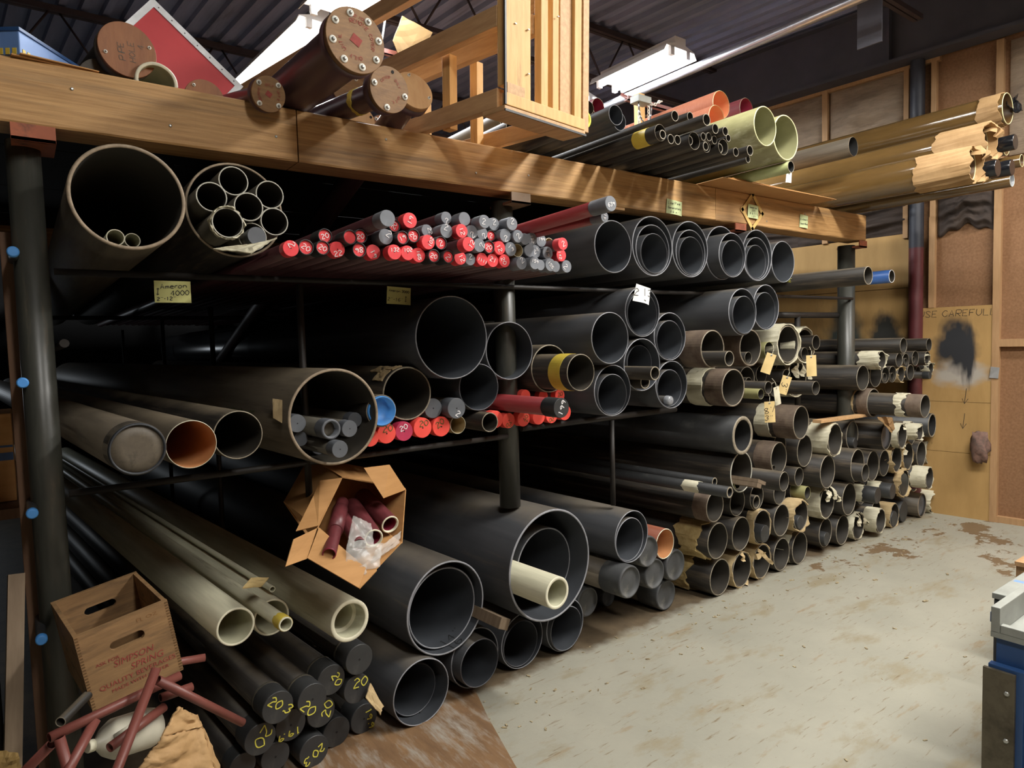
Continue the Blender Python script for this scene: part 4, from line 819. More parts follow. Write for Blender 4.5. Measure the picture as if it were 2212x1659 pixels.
('steel',2.0145,1.4546,-0.0264,0.1136,0.055,0,'worn grey pipe holding the yellow banded pipe','mg',{}),
('steel',1.9958,1.4407,-0.2620,0.0827,0.055,0,'black pipe with a yellow band near its open end','mg',{'wrap': ('yellow', 0.05, 0.08)}),
('pvc',2.2940,1.5905,-0.1500,0.1254,0.04,0,'plain grey pipe left of the paper note 2 3','mg',{}),
('pvc',2.5775,1.7204,-0.1009,0.1287,0.04,0,'outer grey pipe with the white 2 3 note on its rim','mg',{}),
('pvc',2.5784,1.7101,-0.0991,0.1119,0.04,0,'inner grey pipe behind the white 2 3 note','mg',{}),
('pvc',2.8031,1.5908,-0.0875,0.1287,0.04,0,'outer grey pipe right of and below the note','mg',{}),
('pvc',2.8019,1.5730,-0.0852,0.1045,0.04,0,'inner grey pipe right of and below the note','mg',{}),
('pvc',2.5773,1.4493,-0.0932,0.1363,0.04,0,'outer grey pipe holding two small tubes','mg',{}),
('pvc',2.6148,1.4574,-0.0395,0.0945,0.04,0,'inner grey pipe behind two small tubes','mg',{}),
('steel',2.5315,1.3642,-0.1511,0.0347,0.16,0,'small dark tube in the grey pipe, left of the pale rimmed one','mg',{}),
('steel',2.4859,1.4126,-0.2577,0.0341,0.16,0,'small tube with a pale rim between two grey pipes','mg',{}),
('pvc',2.3392,1.3326,-0.1152,0.1272,0.04,0,'outer grey pipe in the bottom row of the middle pile, left','mg',{}),
('pvc',2.3369,1.3131,-0.1148,0.1013,0.04,0,'inner grey pipe in the bottom row of the middle pile, left','mg',{}),
('pvc',2.8172,1.3317,-0.0824,0.1293,0.04,0,'outer grey pipe in the bottom row of the middle pile, right','mg',{}),
('pvc',2.8051,1.3136,-0.0776,0.1008,0.04,0,'inner grey pipe in the bottom row of the middle pile, right','mg',{}),
('capclear',2.8089,1.2458,-0.0839,0.0273,0.06,0,'small tube with a clear shiny cap inside the right bottom grey pipe','mg',{}),
('pvc',3.2957,1.7188,-0.1960,0.1321,0.04,0,'outer grey pipe of the left nested pair right of the note','mg',{}),
('pvc',3.2958,1.7008,-0.2042,0.1076,0.04,0,'inner grey pipe of the left nested pair right of the note','mg',{}),
('pvc',3.6710,1.7538,-0.1025,0.1378,0.04,0,'outer grey pipe of the right nested pair right of the note','mg',{}),
('pvc',3.6679,1.7344,-0.0975,0.1109,0.04,0,'inner grey pipe of the right nested pair right of the note','mg',{}),
('capred',1.0714,1.2295,-0.0691,0.0340,0.06,0,'bright red cap half hidden behind the big brown pipe','mm',{}),
('capred',1.1467,1.2375,-0.0536,0.0403,0.06,0,'bright red cap marked 20 right beside the blue plug','mm',{'txt': ('20', 'o', 0.6, 5, 0.1, 0.5), 'hole': 1}),
('capmag',1.2278,1.2371,-0.0457,0.0394,0.06,0,'magenta red cap marked 20 in white','mm',{'txt': ('20', 'w', 0.5, 20, -0.1, 0.4), 'hole': 1}),
('capred',1.3103,1.2434,-0.0494,0.0418,0.06,0,'bright red cap marked 20, right of the magenta one','mm',{'txt': ('20', 'o', 0.55, 5, 0.1, 0.45), 'hole': 1}),
('capred',1.4256,1.2336,-0.0032,0.0430,0.06,0,'bright red cap with a crack and a 20, left of the tan open tube','mm',{'txt': ('20', 'o', 0.55, 35, -0.2, 0.35), 'hole': 1}),
('tan',1.5158,1.2317,0.0087,0.0396,0.06,0,'tan open tube between the cracked red cap and a black tube','mm',{}),
('steel',1.6102,1.2420,-0.1000,0.0424,0.1,0,'black open tube with a pale rim in front of a red cap','mm',{}),
('capred',1.7162,1.2369,0.0073,0.0399,0.06,0,'red cap right behind the black open tube','mm',{}),
('capred',1.7922,1.2241,0.0127,0.0357,0.06,0,'red cap with an upside down 20 in the middle of the lower red row','mm',{'txt': ('20', 'o', 0.5, 185, 0.0, -0.55), 'hole': 1}),
('capred',1.8688,1.2263,-0.0000,0.0361,0.06,0,'red cap with a sideways 20, second from the left under the red pipe','mm',{'txt': ('20', 'o', 0.5, 80, 0.4, 0), 'hole': 1}),
('capred',1.9598,1.2264,0.0000,0.0362,0.06,0,'unmarked red cap third under the red pipe','mm',{}),
('capred',2.0357,1.2256,-0.0042,0.0352,0.06,0,'red cap with a half hidden mark, fourth under the red pipe','mm',{'txt': ('20', 'o', 0.5, 190, 0.0, -0.5)}),
('capred',2.1100,1.2370,-0.0158,0.0385,0.06,0,'red cap right behind the black cap marked 199','mm',{}),
('capred',1.9078,1.3316,0.0300,0.0277,0.06,0,'red cap above the red pipe, left of three','mm',{}),
('capred',2.0533,1.3161,0.0778,0.0288,0.06,0,'red cap above the red pipe, middle of three','mm',{}),
('capred',2.1196,1.3169,0.0300,0.0303,0.06,0,'red cap marked 20 above the red pipe, right of three','mm',{'txt': ('20', 'o', 0.6, 10, 0, 0.2), 'hole': 1}),
('longred',1.8017,1.3043,-0.3500,0.0421,0.06,0,'red pipe with a black cap marked 199 reaching out of the lower red row','mm',{'txt': ('199', 'w', 0.75, 70, 0, 0)}),
('capgrey2',1.3924,1.3139,0.0029,0.0426,0.06,0,'grey black cap with a centre hole, left of two under the grey pipes','mm',{'hole': 1}),
('capgrey2',1.4805,1.3095,-0.0419,0.0444,0.06,0,'grey black cap marked 2, right of two under the grey pipes','mm',{'txt': ('2', 'w', 0.4, -30, 0.1, -0.5), 'hole': 1}),
('capblue',1.0926,1.3367,-0.1287,0.0618,0.06,0,'pipe closed by a blue recessed plug behind the big brown pipe','mm',{}),
('steel',1.2576,1.3870,-0.0292,0.1097,0.06,0,'worn black pipe with torn paper on top, right of the big brown pipe','mm',{}),
('brown',0.8883,1.3361,-0.1844,0.1725,0.06,4.6,'big brown steel pipe holding seven capped tubes on the middle shelf','ml',{'prt': ('WITH GAUGE', 0.035, 0.45, 'o', 0.0)}),
('capgrey2',0.7749,1.3180,-0.1169,0.0323,0.06,4.6,'grey capped tube at the left inside the big brown pipe','ml',{'hole': 1}),
('openblk',0.8518,1.2995,-0.2353,0.0360,0.12,4.6,'black tube with an open cap in the middle of the big brown pipe','ml',{}),
('capgrey2',0.9336,1.2906,-0.2000,0.0302,0.06,4.6,'grey capped tube with two holes right of the open one in the brown pipe','ml',{'hole': 1}),
('capgrey2',1.0083,1.3060,-0.0764,0.0287,0.06,4.6,'dim capped tube at the upper right inside the big brown pipe','ml',{}),
('capgrey2',0.8961,1.2068,0.0156,0.0304,0.06,4.6,'dim capped tube at the bottom left inside the big brown pipe','ml',{}),
('capgrey2',0.8642,1.2333,-0.2759,0.0300,0.06,4.6,'grey capped tube with a centre hole at the bottom of the brown pipe','ml',{'hole': 1}),
('capgrey2',0.7915,1.2589,-0.0954,0.0267,0.06,4.6,'dim capped tube under the left one inside the big brown pipe','ml',{}),
('capdisc',0.2466,1.3176,-0.3713,0.0730,0.06,4.6,'brown pipe closed by a large grey dished cap, leftmost on the middle shelf','ml',{}),
('orangein',0.3889,1.3110,-0.3393,0.0705,0.03,4.6,'thin walled brown pipe with an orange inside next to the dished cap','ml',{}),
('steel',0.5324,1.3188,-0.2899,0.0757,0.05,4.6,'black open pipe between the orange lined one and the big brown one','ml',{}),
('brown',0.2847,2.0373,-0.2000,0.1527,0.07,0,'huge brown steel pipe at the upper left with two small tubes inside','ul',{}),
('pale',0.2555,1.9332,-0.1000,0.0249,0.12,0,'left of two small pale tubes inside the huge brown pipe','ul',{}),
('pale',0.3054,1.9334,-0.0600,0.0226,0.12,0,'right of two small pale tubes inside the huge brown pipe','ul',{}),
('greybrown',0.6168,2.0538,-0.0683,0.1576,0.05,0,'large dark pipe holding a bundle of seven pale rimmed tubes','ul',{}),
('palerim',0.5962,2.1343,-0.1406,0.0471,0.09,0,'top tube of the bundle of seven in the dark pipe','ul',{}),
('palerim',0.5232,2.0724,-0.1551,0.0472,0.09,0,'leftmost tube of the bundle of seven','ul',{}),
('palerim',0.6234,2.0425,-0.2007,0.0460,0.09,0,'centre tube of the bundle of seven','ul',{}),
('palerim',0.7076,2.0996,-0.1514,0.0466,0.09,0,'upper right tube of the bundle of seven','ul',{}),
('palerim',0.5471,1.9796,-0.2380,0.0474,0.09,0,'lower left tube of the bundle of seven with a torn paper edge','ul',{'wrap': ('white', 0, 0.02, 'rag')}),
('palerim',0.7090,2.0057,-0.1824,0.0459,0.09,0,'lower right tube of the bundle of seven','ul',{}),
('palerim',0.6357,1.9506,-0.1824,0.0454,0.07,0,'bottom tube of the bundle of seven with a dark cap in it','ul',{}),
('capgrey2',0.6285,1.9416,-0.2566,0.0294,0.06,0,'grey capped tube sticking out of the bottom tube of the bundle','ul',{}),
('capredS',0.6745,1.8825,-0.4370,0.0245,0.06,0,'red cap at the left end of the bundle, beside the torn paper','ub',{'txt': ('2', 'w', 0.62, -60, 0.1, 0.5), 'hole': 1}),
('capring',0.7419,1.8975,-0.3800,0.0248,0.06,0,'black ring with red disc marked 20, second from the left end of the bundle','ub',{'txt': ('20', 'w', 0.62, -30, 0, 0)}),
('capring',0.7945,1.8989,-0.3836,0.0232,0.06,0,'black ring with torn red disc, third in the bottom row of the bundle','ub',{'txt': ('20', 'w', 0.62, -20, 0, 0)}),
('capring',0.8177,1.9432,-0.3465,0.0239,0.06,0,'black ring with red disc in the second row, leftmost above the bottom row','ub',{'txt': ('20', 'w', 0.62, 20, 0, 0)}),
('capredS',0.8487,1.8987,-0.3677,0.0257,0.06,0,'red cap marked 22 low on its face, fourth in the bottom row','ub',{'txt': ('22', 'w', 0.62, 15, 0, -0.5), 'hole': 1}),
('capring',0.8838,1.9371,-0.3922,0.0242,0.06,0,'black ring with an unmarked red disc in the second row','ub',{}),
('capring',0.9360,1.9487,-0.3573,0.0238,0.06,0,'shaded black ring with red disc right behind the unmarked one','ub',{'txt': ('20', 'w', 0.62, 10, 0, 0)}),
('capring',0.9192,1.8999,-0.3800,0.0246,0.06,0,'black ring with red disc marked 98 in the bottom row','ub',{'txt': ('98', 'w', 0.62, 5, 0, 0)}),
('capredS',0.9755,1.8978,-0.3658,0.0256,0.06,0,'red cap marked 19 with a scrawled right edge, bottom row','ub',{'txt': ('19', 'w', 0.62, -60, 0, -0.2), 'hole': 1}),
('capgreyS',0.9697,1.9885,-0.4921,0.0269,0.06,0,'large unmarked grey cap on a red pipe, top left of the bundle','ub',{}),
('capgreyS',1.0161,1.9497,-0.3800,0.0266,0.06,0,'grey cap marked 2 at its top edge under the large unmarked grey cap','ub',{'txt': ('2', 'w', 0.62, -30, 0.4, 0.4)}),
('capring',1.0621,1.9937,-0.3565,0.0223,0.06,0,'black ring with red disc tucked under the large grey cap','ub',{'txt': ('20', 'w', 0.62, 60, 0, 0)}),
('capredS',1.1097,2.0118,-0.3803,0.0272,0.06,0,'red cap marked 19, topmost red one of the bundle','ub',{'txt': ('19', 'w', 0.62, 70, 0, 0), 'hole': 1}),
('capredS',1.0280,1.8945,-0.4166,0.0254,0.06,0,'red cap marked 132 in the bottom row','ub',{'txt': ('132', 'w', 0.62, 5, 0, 0.3), 'hole': 1}),
('capredS',1.0802,1.8953,-0.4108,0.0254,0.06,0,'red cap marked 102 in the bottom row, right of 132','ub',{'txt': ('102', 'w', 0.62, 5, 0, 0.4), 'hole': 1}),
('capredS',1.1327,1.8931,-0.3916,0.0256,0.06,0,'red cap marked 165 sideways in the bottom row','ub',{'txt': ('165', 'w', 0.62, -80, 0, 0), 'hole': 1}),
('capring',1.0680,1.9470,-0.4032,0.0232,0.06,0,'black ring with red disc marked 19 in the second row','ub',{'txt': ('19', 'w', 0.62, 30, 0, 0)}),
('capring',1.1154,1.9581,-0.3933,0.0239,0.06,0,'black ring with red disc marked 20 right above the cap marked 102','ub',{'txt': ('20', 'w', 0.62, -40, 0, 0)}),
('capgreyS',1.1901,1.9874,-0.3545,0.0219,0.06,0,'grey cap marked 22 at its right edge in the upper row','ub',{'txt': ('22', 'w', 0.62, -70, 0.5, 0)}),
('capgreyS',1.2730,2.0397,-0.3527,0.0223,0.06,0,'grey cap marked 2 at the bottom on a red pipe in the top row','ub',{'txt': ('2', 'w', 0.62, 20, 0, -0.5)}),
('capredS',1.1621,1.9372,-0.4099,0.0259,0.06,0,'red cap marked 102 tilted, standing above the bottom row','ub',{'txt': ('102', 'w', 0.62, 70, 0.35, 0), 'hole': 1}),
('capgreyS',1.2385,1.9821,-0.4064,0.0253,0.06,0,'grey cap marked 2 at the top beside a bright red one','ub',{'txt': ('2', 'w', 0.62, -10, -0.1, 0.5)}),
('capring',1.2136,1.9378,-0.4095,0.0241,0.06,0,'black ring with crinkled red disc in the middle of the bundle','ub',{'txt': ('2', 'w', 0.62, 20, 0, 0)}),
('capring',1.1834,1.8911,-0.4098,0.0237,0.06,0,'black ring with red disc marked 20 in the bottom row, left of two rings','ub',{'txt': ('20', 'w', 0.62, -15, 0, 0)}),
('capring',1.2315,1.8888,-0.4271,0.0232,0.06,0,'black ring with red disc marked 2 in the bottom row, right of two rings','ub',{'txt': ('2', 'w', 0.62, -40, 0, 0)}),
('capgreyS',1.3222,2.0326,-0.3972,0.0250,0.06,0,'unmarked grey cap in the top row of the bundle','ub',{}),
('capredS',1.2901,1.9827,-0.4264,0.0250,0.06,0,'red cap marked 12 below the unmarked grey cap','ub',{'txt': ('12', 'w', 0.62, -70, 0, 0), 'hole': 1}),
('capgreyS',1.3423,1.9849,-0.4125,0.0251,0.06,0,'grey cap marked 2 low, right of the red cap marked 12','ub',{'txt': ('2', 'w', 0.62, 40, 0, -0.4)}),
('capgreyS',1.4210,1.9943,-0.3623,0.0247,0.06,0,'grey cap marked 2 at lower right, second in the grey pair','ub',{'txt': ('2', 'w', 0.62, 60, 0.3, -0.4)}),
('capredS',1.2663,1.9240,-0.5053,0.0251,0.06,0,'protruding red cap marked 12 in the middle of the bundle','ub',{'txt': ('12', 'w', 0.62, 60, 0.4, 0), 'hole': 1}),
('capgreyS',1.3175,1.9445,-0.3088,0.0210,0.06,0,'dark grey cap set back between red ones','ub',{'txt': ('2', 'w', 0.62, 0, -0.5, 0)}),
('capredS',1.3087,1.8943,-0.3811,0.0256,0.06,0,'red cap marked 12 in the bottom row, under the protruding red one','ub',{'txt': ('12', 'w', 0.62, -60, 0.2, 0), 'hole': 1}),
('capgreyS',1.3581,1.8927,-0.3712,0.0228,0.06,0,'grey cap marked 2 in the bottom row between two red caps','ub',{'txt': ('2', 'w', 0.62, 10, 0, 0.4)}),
('capredS',1.4068,1.8946,-0.3778,0.0246,0.06,0,'red cap with four strokes, first of three reds in the bottom row','ub',{'txt': ('1111', 'w', 0.62, -20, 0, -0.2), 'hole': 1}),
('capredS',1.4582,1.8936,-0.3730,0.0256,0.06,0,'red cap marked 21, middle of three reds in the bottom row','ub',{'txt': ('21', 'w', 0.62, -20, 0, 0.1), 'hole': 1}),
('capredS',1.5105,1.8942,-0.3770,0.0253,0.06,0,'red cap marked 20, right of three reds in the bottom row','ub',{'txt': ('20', 'w', 0.62, -60, -0.2, 0), 'hole': 1}),
('capgreyS',1.3807,1.9416,-0.4013,0.0255,0.06,0,'grey cap marked 2 sideways right of the protruding red cap','ub',{'txt': ('2', 'w', 0.62, 80, 0.4, 0)}),
('capring',1.4320,1.9398,-0.3907,0.0243,0.06,0,'black ring with red disc marked 20 with a white chip','ub',{'txt': ('20', 'w', 0.62, 0, 0, 0)}),
('capredS',1.4840,1.9401,-0.3842,0.0263,0.06,0,'red cap marked 12 above the three bottom reds','ub',{'txt': ('12', 'w', 0.62, -60, -0.1, 0), 'hole': 1}),
('capring',1.4680,1.9896,-0.3546,0.0214,0.06,0,'small black ring with red disc marked 2 in the upper right part','ub',{'txt': ('2', 'w', 0.62, 10, 0, 0)}),
('capgreyS',1.3783,2.0206,-0.4428,0.0243,0.06,0,'grey cap marked 2 in the top row with a tan pipe behind','ub',{'txt': ('2', 'w', 0.62, 0, -0.2, 0)}),
('capgreyS',1.4851,2.0347,-0.3500,0.0248,0.06,0,'dark grey cap marked 2 right beside it in the top row','ub',{'txt': ('2', 'w', 0.62, 10, 0, 0.3)}),
('capgreyS',1.5168,1.9895,-0.3781,0.0261,0.06,0,'grey cap marked 2 below the top row at the right','ub',{'txt': ('2', 'w', 0.62, 20, 0, -0.4)}),
('capgreyS',1.5437,2.0356,-0.3866,0.0258,0.06,0,'grey cap marked 2 half lit under the long red pipe','ub',{'txt': ('2', 'w', 0.62, 10, 0, 0.35)}),
('longred2',1.6689,2.0504,-0.7909,0.0270,0.06,0,'long red pipe with a grey cap marked 639 rising above the grey pipes','ub',{'txt': ('639', 'w', 0.62, 15, 0, -0.1), 'pitch': 1.5}),
('longred2',1.7044,2.0189,-0.7237,0.0185,0.06,0,'second long red pipe under it with a cap marked 41','ub',{'txt': ('41', 'w', 0.62, 85, 0, 0)}),
('capgreyS',1.5385,1.9399,-0.3811,0.0269,0.06,0,'grey cap marked 19 left of a brown open tube','ub',{'txt': ('19', 'w', 0.62, -40, 0, 0.2)}),
('tan',1.5926,1.9411,-0.3536,0.0259,0.08,0,'brown open tube half hidden by the cap marked 19','ub',{}),
('capgreyS',1.5692,1.9894,-0.3895,0.0250,0.06,0,'grey cap marked 2 with a lit lower half','ub',{'txt': ('2', 'w', 0.62, 50, 0, 0)}),
('capgreyS',1.6184,1.9851,-0.3687,0.0229,0.06,0,'unmarked grey cap squeezed between two marked ones','ub',{}),
('capgreyS',1.6684,1.9908,-0.3504,0.0259,0.06,0,'grey cap marked 152 standing upright in the right half','ub',{'txt': ('152', 'w', 0.62, -80, 0, 0)}),
('capgreyS',1.7444,1.9953,-0.3145,0.0266,0.06,0,'grey cap marked 199 in the right half','ub',{'txt': ('199', 'w', 0.62, 0, 0, 0.2)}),
('capgreyS',1.6454,1.9428,-0.3617,0.0258,0.06,0,'grey cap with a slanted light edge left of the cap marked 24','ub',{}),
('capgreyS',1.6985,1.9458,-0.3332,0.0263,0.06,0,'grey cap marked 24 at a slant, left of the vertical mark','ub',{'txt': ('24', 'w', 0.62, 35, 0, 0.1)}),
('capgreyS',1.7524,1.9414,-0.3443,0.0265,0.06,0,'grey cap marked 19 vertical, left of the lower red cap','ub',{'txt': ('19', 'w', 0.62, -80, 0, 0)}),
('tan',1.8400,1.9976,-0.2520,0.0240,0.08,0,'small brown open tube behind the upper red cap at the right end','ub',{}),
('capredS',1.7942,1.9748,-0.3920,0.0256,0.06,0,'upper of two red caps at the right end of the bundle','ub',{'txt': ('2', 'w', 0.62, 30, 0, 0), 'hole': 1}),
('capredS',1.8333,1.9386,-0.3350,0.0264,0.06,0,'lower of two red caps at the right end, marked 142','ub',{'txt': ('142', 'w', 0.62, -80, -0.3, 0), 'hole': 1}),
('capgreyS',1.5865,1.8887,-0.3847,0.0253,0.06,0,'shiny grey cap marked 2 alone at the bottom','ub',{'txt': ('2', 'w', 0.62, 40, 0, 0.4)}),
('capgreyS',1.6396,1.8896,-0.4000,0.0252,0.06,0,'grey cap marked 159 in the bottom row of greys','ub',{'txt': ('159', 'w', 0.62, -10, 0, 0.3)}),
('capgreyS',1.6879,1.8868,-0.3755,0.0217,0.06,0,'grey cap peeking out at the lower right of the cap marked 159','ub',{}),
('capgreyS',1.7373,1.8894,-0.3783,0.0262,0.06,0,'grey cap marked 155, second from the right in the bottom row','ub',{'txt': ('155', 'w', 0.62, -50, 0, 0)}),
('capgreyS',1.7911,1.8887,-0.3461,0.0233,0.06,0,'grey cap half covered from the left by the cap marked 155','ub',{}),
('capgreyS',1.8637,1.8938,-0.3327,0.0264,0.06,0,'grey cap marked 2 at the lower right corner of the bundle','ub',{'txt': ('2', 'w', 0.62, -40, -0.3, 0)}),
('capgreyS',1.7493,2.0399,-0.2944,0.0170,0.06,0,'small grey cap right under the long red pipe','ub',{'txt': ('2', 'w', 0.62, 30, 0, 0)}),
('pvc',2.3261,2.0283,-0.1500,0.1258,0.04,0,'single wide grey pipe at the left of the upper grey row','ug',{}),
('pvc',2.6565,2.0571,-0.1053,0.1535,0.04,0,'outer of three nested grey pipes, first triple of the upper row','ug',{}),
('pvc',2.6587,2.0395,-0.1040,0.1287,0.04,0,'middle of three nested grey pipes, first triple of the upper row','ug',{}),
('pvc',2.6607,2.0200,-0.1112,0.1028,0.04,0,'inner of three nested grey pipes, first triple of the upper row','ug',{}),
('pvc',2.9672,2.0608,-0.0975,0.1518,0.04,0,'outer of three nested grey pipes, second triple of the upper row','ug',{}),
('pvc',2.9755,2.0433,-0.0936,0.1250,0.04,0,'middle of three nested grey pipes, second triple of the upper row','ug',{}),
('pvc',2.9768,2.0279,-0.0956,0.1031,0.04,0,'inner of three nested grey pipes, second triple of the upper row','ug',{}),
('pvc',3.2734,2.0612,-0.0760,0.1528,0.04,0,'outer set back pipe of the third triple in the upper grey row','ug',{}),
('pvc',3.2737,2.0409,-0.1474,0.1256,0.04,0,'middle pipe sticking out of the third triple in the upper grey row','ug',{}),
('pvc',3.2745,2.0233,-0.1476,0.1019,0.04,0,'inner pipe of the third triple in the upper grey row','ug',{}),
('pvc',3.6389,2.0687,-0.0659,0.1549,0.04,0,'outer pipe of the fourth triple in the upper grey row','ug',{}),
('pvc',3.6396,2.0504,-0.0607,0.1289,0.04,0,'middle pipe of the fourth triple in the upper grey row','ug',{}),
('pvc',3.6362,2.0311,-0.0582,0.1024,0.04,0,'inner pipe of the fourth triple in the upper grey row','ug',{}),
('pvc',3.9282,2.0452,-0.0588,0.1307,0.04,0,'single grey pipe at the right end of the upper row','ug',{}),
('steel',4.0662,1.9191,-0.5209,0.0544,0.08,0,'black pipe with yellow print on it right of the upper grey row','ug',{'prt': ('WITH GAUGE', 0.022, 0.55, 'y', 0.25)}),
('blue',5.0901,1.9834,-0.2000,0.0470,0.1,0,'bright blue pipe with a white rim right of the black printed pipe','ug',{}),
('pale',0.4449,2.5305,0.2040,0.0678,0.17,0,'pale grey open pipe above the beam in front of the red panel','td',{}),
('pvc',2.1500,2.5584,-0.3531,0.0433,0.06,0,'grey open pipe right of the crate above the beam','td',{}),
('pvc',2.2776,2.5826,-0.2500,0.0429,0.06,0,'second grey pipe just below and behind the first right of the crate','td',{}),
('capyel',1.9450,2.5017,-0.3712,0.0388,0.06,0,'pipe with a lime yellow cap beside the crate corner','td',{}),
('steel',2.1379,2.6333,-0.1971,0.0306,0.055,0,'dark open pipe between the crate and the lime yellow cap','td',{}),
('maroonin',2.4867,2.7902,0.1000,0.0438,0.06,0,'dark red pipe behind the grey pipes right of the crate','td',{}),
('steel',2.4251,2.5753,-0.4500,0.0241,0.13,0,'long black tube topmost of the dark tubes on the deck','td',{}),
('steel',2.7211,2.6661,-0.3000,0.0236,0.13,0,'short black tube end under the larger orange pipe','td',{}),
('steel',2.5843,2.5718,-0.5000,0.0271,0.13,0,'long black tube in front of the smaller orange pipe','td',{}),
('orange',3.3082,2.9061,-0.0560,0.0779,0.04,0,'larger orange pipe high on the deck with a pale rim','td',{}),
('orange',3.2020,2.8002,-0.1012,0.0699,0.04,0,'smaller orange pipe glowing inside, below the larger one','td',{}),
('maroonin',3.7814,3.0099,0.1000,0.0713,0.04,0,'dark red open pipe behind the yellow green fibreglass pipe','td',{}),
('fibre',3.1250,2.6466,-0.4513,0.0998,0.06,0,'nearer yellow green fibreglass pipe on the deck','td',{}),
('fibre',3.3974,2.6453,-0.4000,0.1202,0.06,0,'lower yellow green fibreglass pipe at the right on the deck','td',{}),
('green',3.4347,2.4945,-0.4067,0.0317,0.1,0,'thin pale green pipe with a dark end under the fibreglass pipes','td',{}),
('steel',2.3628,2.5001,-0.4178,0.0375,0.055,0,'black pipe with a yellow tape near its end holding a tube','td',{'wrap': ('yellow', 0.06, 0.08)}),
('steel',2.3595,2.4872,-0.4339,0.0207,0.2,0,'tube inside the yellow taped black pipe','td',{}),
('steel',2.4386,2.4848,-0.4135,0.0222,0.14,0,'small tube right of the yellow taped pipe, first of two','td',{}),
('steel',2.4856,2.4886,-0.4133,0.0219,0.14,0,'small tube right of the yellow taped pipe, second of two','td',{}),
('steel',2.6090,2.5041,-0.4107,0.0413,0.055,0,'wider ring of a dark pipe at the bottom of the small tubes','td',{}),
('steel',2.5944,2.5073,-0.3954,0.0227,0.14,0,'small tube in the left side of the wider ring','td',{}),
('steel',2.6655,2.5303,-0.4191,0.0188,0.12,0,'small dark tube left of three in a row on the deck','td',{}),
('steel',2.7138,2.5381,-0.4146,0.0206,0.12,0,'small dark tube middle of three in a row on the deck','td',{}),
('steel',2.7558,2.5302,-0.4149,0.0208,0.12,0,'small dark tube right of three in a row on the deck','td',{}),
('steel',2.7419,2.5760,-0.4310,0.0239,0.13,0,'black tube with a white scuff beside the smaller orange pipe','td',{}),
('steel',2.7932,2.5672,-0.4500,0.0218,0.13,0,'black tube end right of the white scuffed one','td',{}),
('steel',2.8581,2.5531,-0.4200,0.0184,0.13,0,'small tube against the nearer fibreglass pipe','td',{}),
('steel',2.7006,2.4902,-0.4104,0.0277,0.055,0,'tube with another inside, bottom middle of the deck tubes','td',{}),
('steel',2.6969,2.4922,-0.4089,0.0204,0.14,0,'inner tube of the bottom middle deck tube','td',{}),
('steel',2.8098,2.5019,-0.4256,0.0387,0.055,0,'dark ring holding a tube beside the fibreglass pipe bottom','td',{}),
('steel',2.7997,2.4973,-0.4126,0.0238,0.16,0,'tube inside the dark ring beside the fibreglass pipe bottom','td',{}),
('steel',2.8881,2.4851,-0.4416,0.0224,0.13,0,'black tube under the nearer fibreglass pipe, left of two','td',{}),
('steel',2.9385,2.4886,-0.4863,0.0257,0.13,0,'black tube under the nearer fibreglass pipe, right of two','td',{}),
('steel',3.0463,2.4820,-0.4024,0.0192,0.13,0,'lowest small tube under the nearer fibreglass pipe','td',{}),
('amberw',5.5358,3.0859,-0.7500,0.1062,0.06,0,'topmost amber pipe with a kraft paper band near its dark end','ta',{'wrap': ('kraft', 0.02, 0.13)}),
('amberw',5.0011,2.7694,-0.7763,0.1085,0.06,0,'middle amber pipe with its end wrapped in torn printed kraft paper','ta',{'wrap': ('kraft', -0.05, 0.28, 'rag')}),
('amberw',4.6252,2.5653,-0.8403,0.1022,0.06,0,'lowest amber pipe with kraft paper torn open at its end','ta',{'wrap': ('kraft', -0.03, 0.3, 'rag')}),
('amberd',4.4012,2.7819,-0.2637,0.0616,0.04,0,'short brown pipe with a dark open end behind the fibreglass pipes','ta',{}),
('hdpe',4.3967,2.7455,-0.2364,0.0184,0.06,0,'small black tube inside the short brown pipe','ta',{}),
('amberw',5.2906,2.7802,-0.8202,0.0616,0.08,0,'smaller amber pipe end with a tan rim right of the printed paper','ta',{}),
('capblkshiny',4.7791,2.5455,-0.9370,0.0513,0.06,0,'glossy black capped tube, left of two below the paper ends','ta',{}),
('capblkshiny',4.9738,2.5710,-0.9500,0.0491,0.06,0,'glossy black capped tube, right of two below the paper ends','ta',{}),
('capblkshiny',5.1792,2.7684,-0.9031,0.0488,0.06,0,'glossy black capped tube above the smaller amber end','ta',{}),
('clear',5.3093,2.5566,-0.8500,0.0451,0.08,0,'greyish open tube lowest under the black caps','ta',{}),
('amberw',5.3128,2.6702,-0.9000,0.0408,0.08,0,'amber tube end cut by the right edge of the photo','ta',{}),
]
for a in PIPES: pipe(*a)
# ------------------------------------------------------------------ notes and tags
def note(lab, m, c, wd, ht, rot=0, yaw=0, lines=(), curl=.004, name='paper_note', ink=None, lw=.0022):
    b = MB(); nx, nz = 8, 6; rr = random.Random(int(c[0] * 1000)); vs = []
    for lay in (0, .0006):
        for j in range(nz + 1):
            for i in range(nx + 1):
                u, v = i / nx - .5, j / nz - .5
                vs.append((u * wd + rr.uniform(-1, 1) * wd * .004, lay - curl * math.sin(u * 4 + 1) * (0.5 - v), v * ht))
    k = (nx + 1) * (nz + 1)
    q = [(j*(nx+1)+i, j*(nx+1)+i+1, (j+1)*(nx+1)+i+1, (j+1)*(nx+1)+i) for j in range(nz) for i in range(nx)]
    b.add(vs, q + [tuple(x + k for x in f)[::-1] for f in q])
    o = b.build(name, m); o.location = c; o.rotation_euler = (0, math.radians(-rot), math.radians(yaw))
    tag(o, lab, 'note' if name == 'paper_note' else 'tag')
    if lines: write('handwriting', lines, ink or M_ink, o, lambda x, z: (x, -.0012 - curl * math.sin(x / wd * 4 + 1) * (.5 - z / ht), z), lw)
    return o
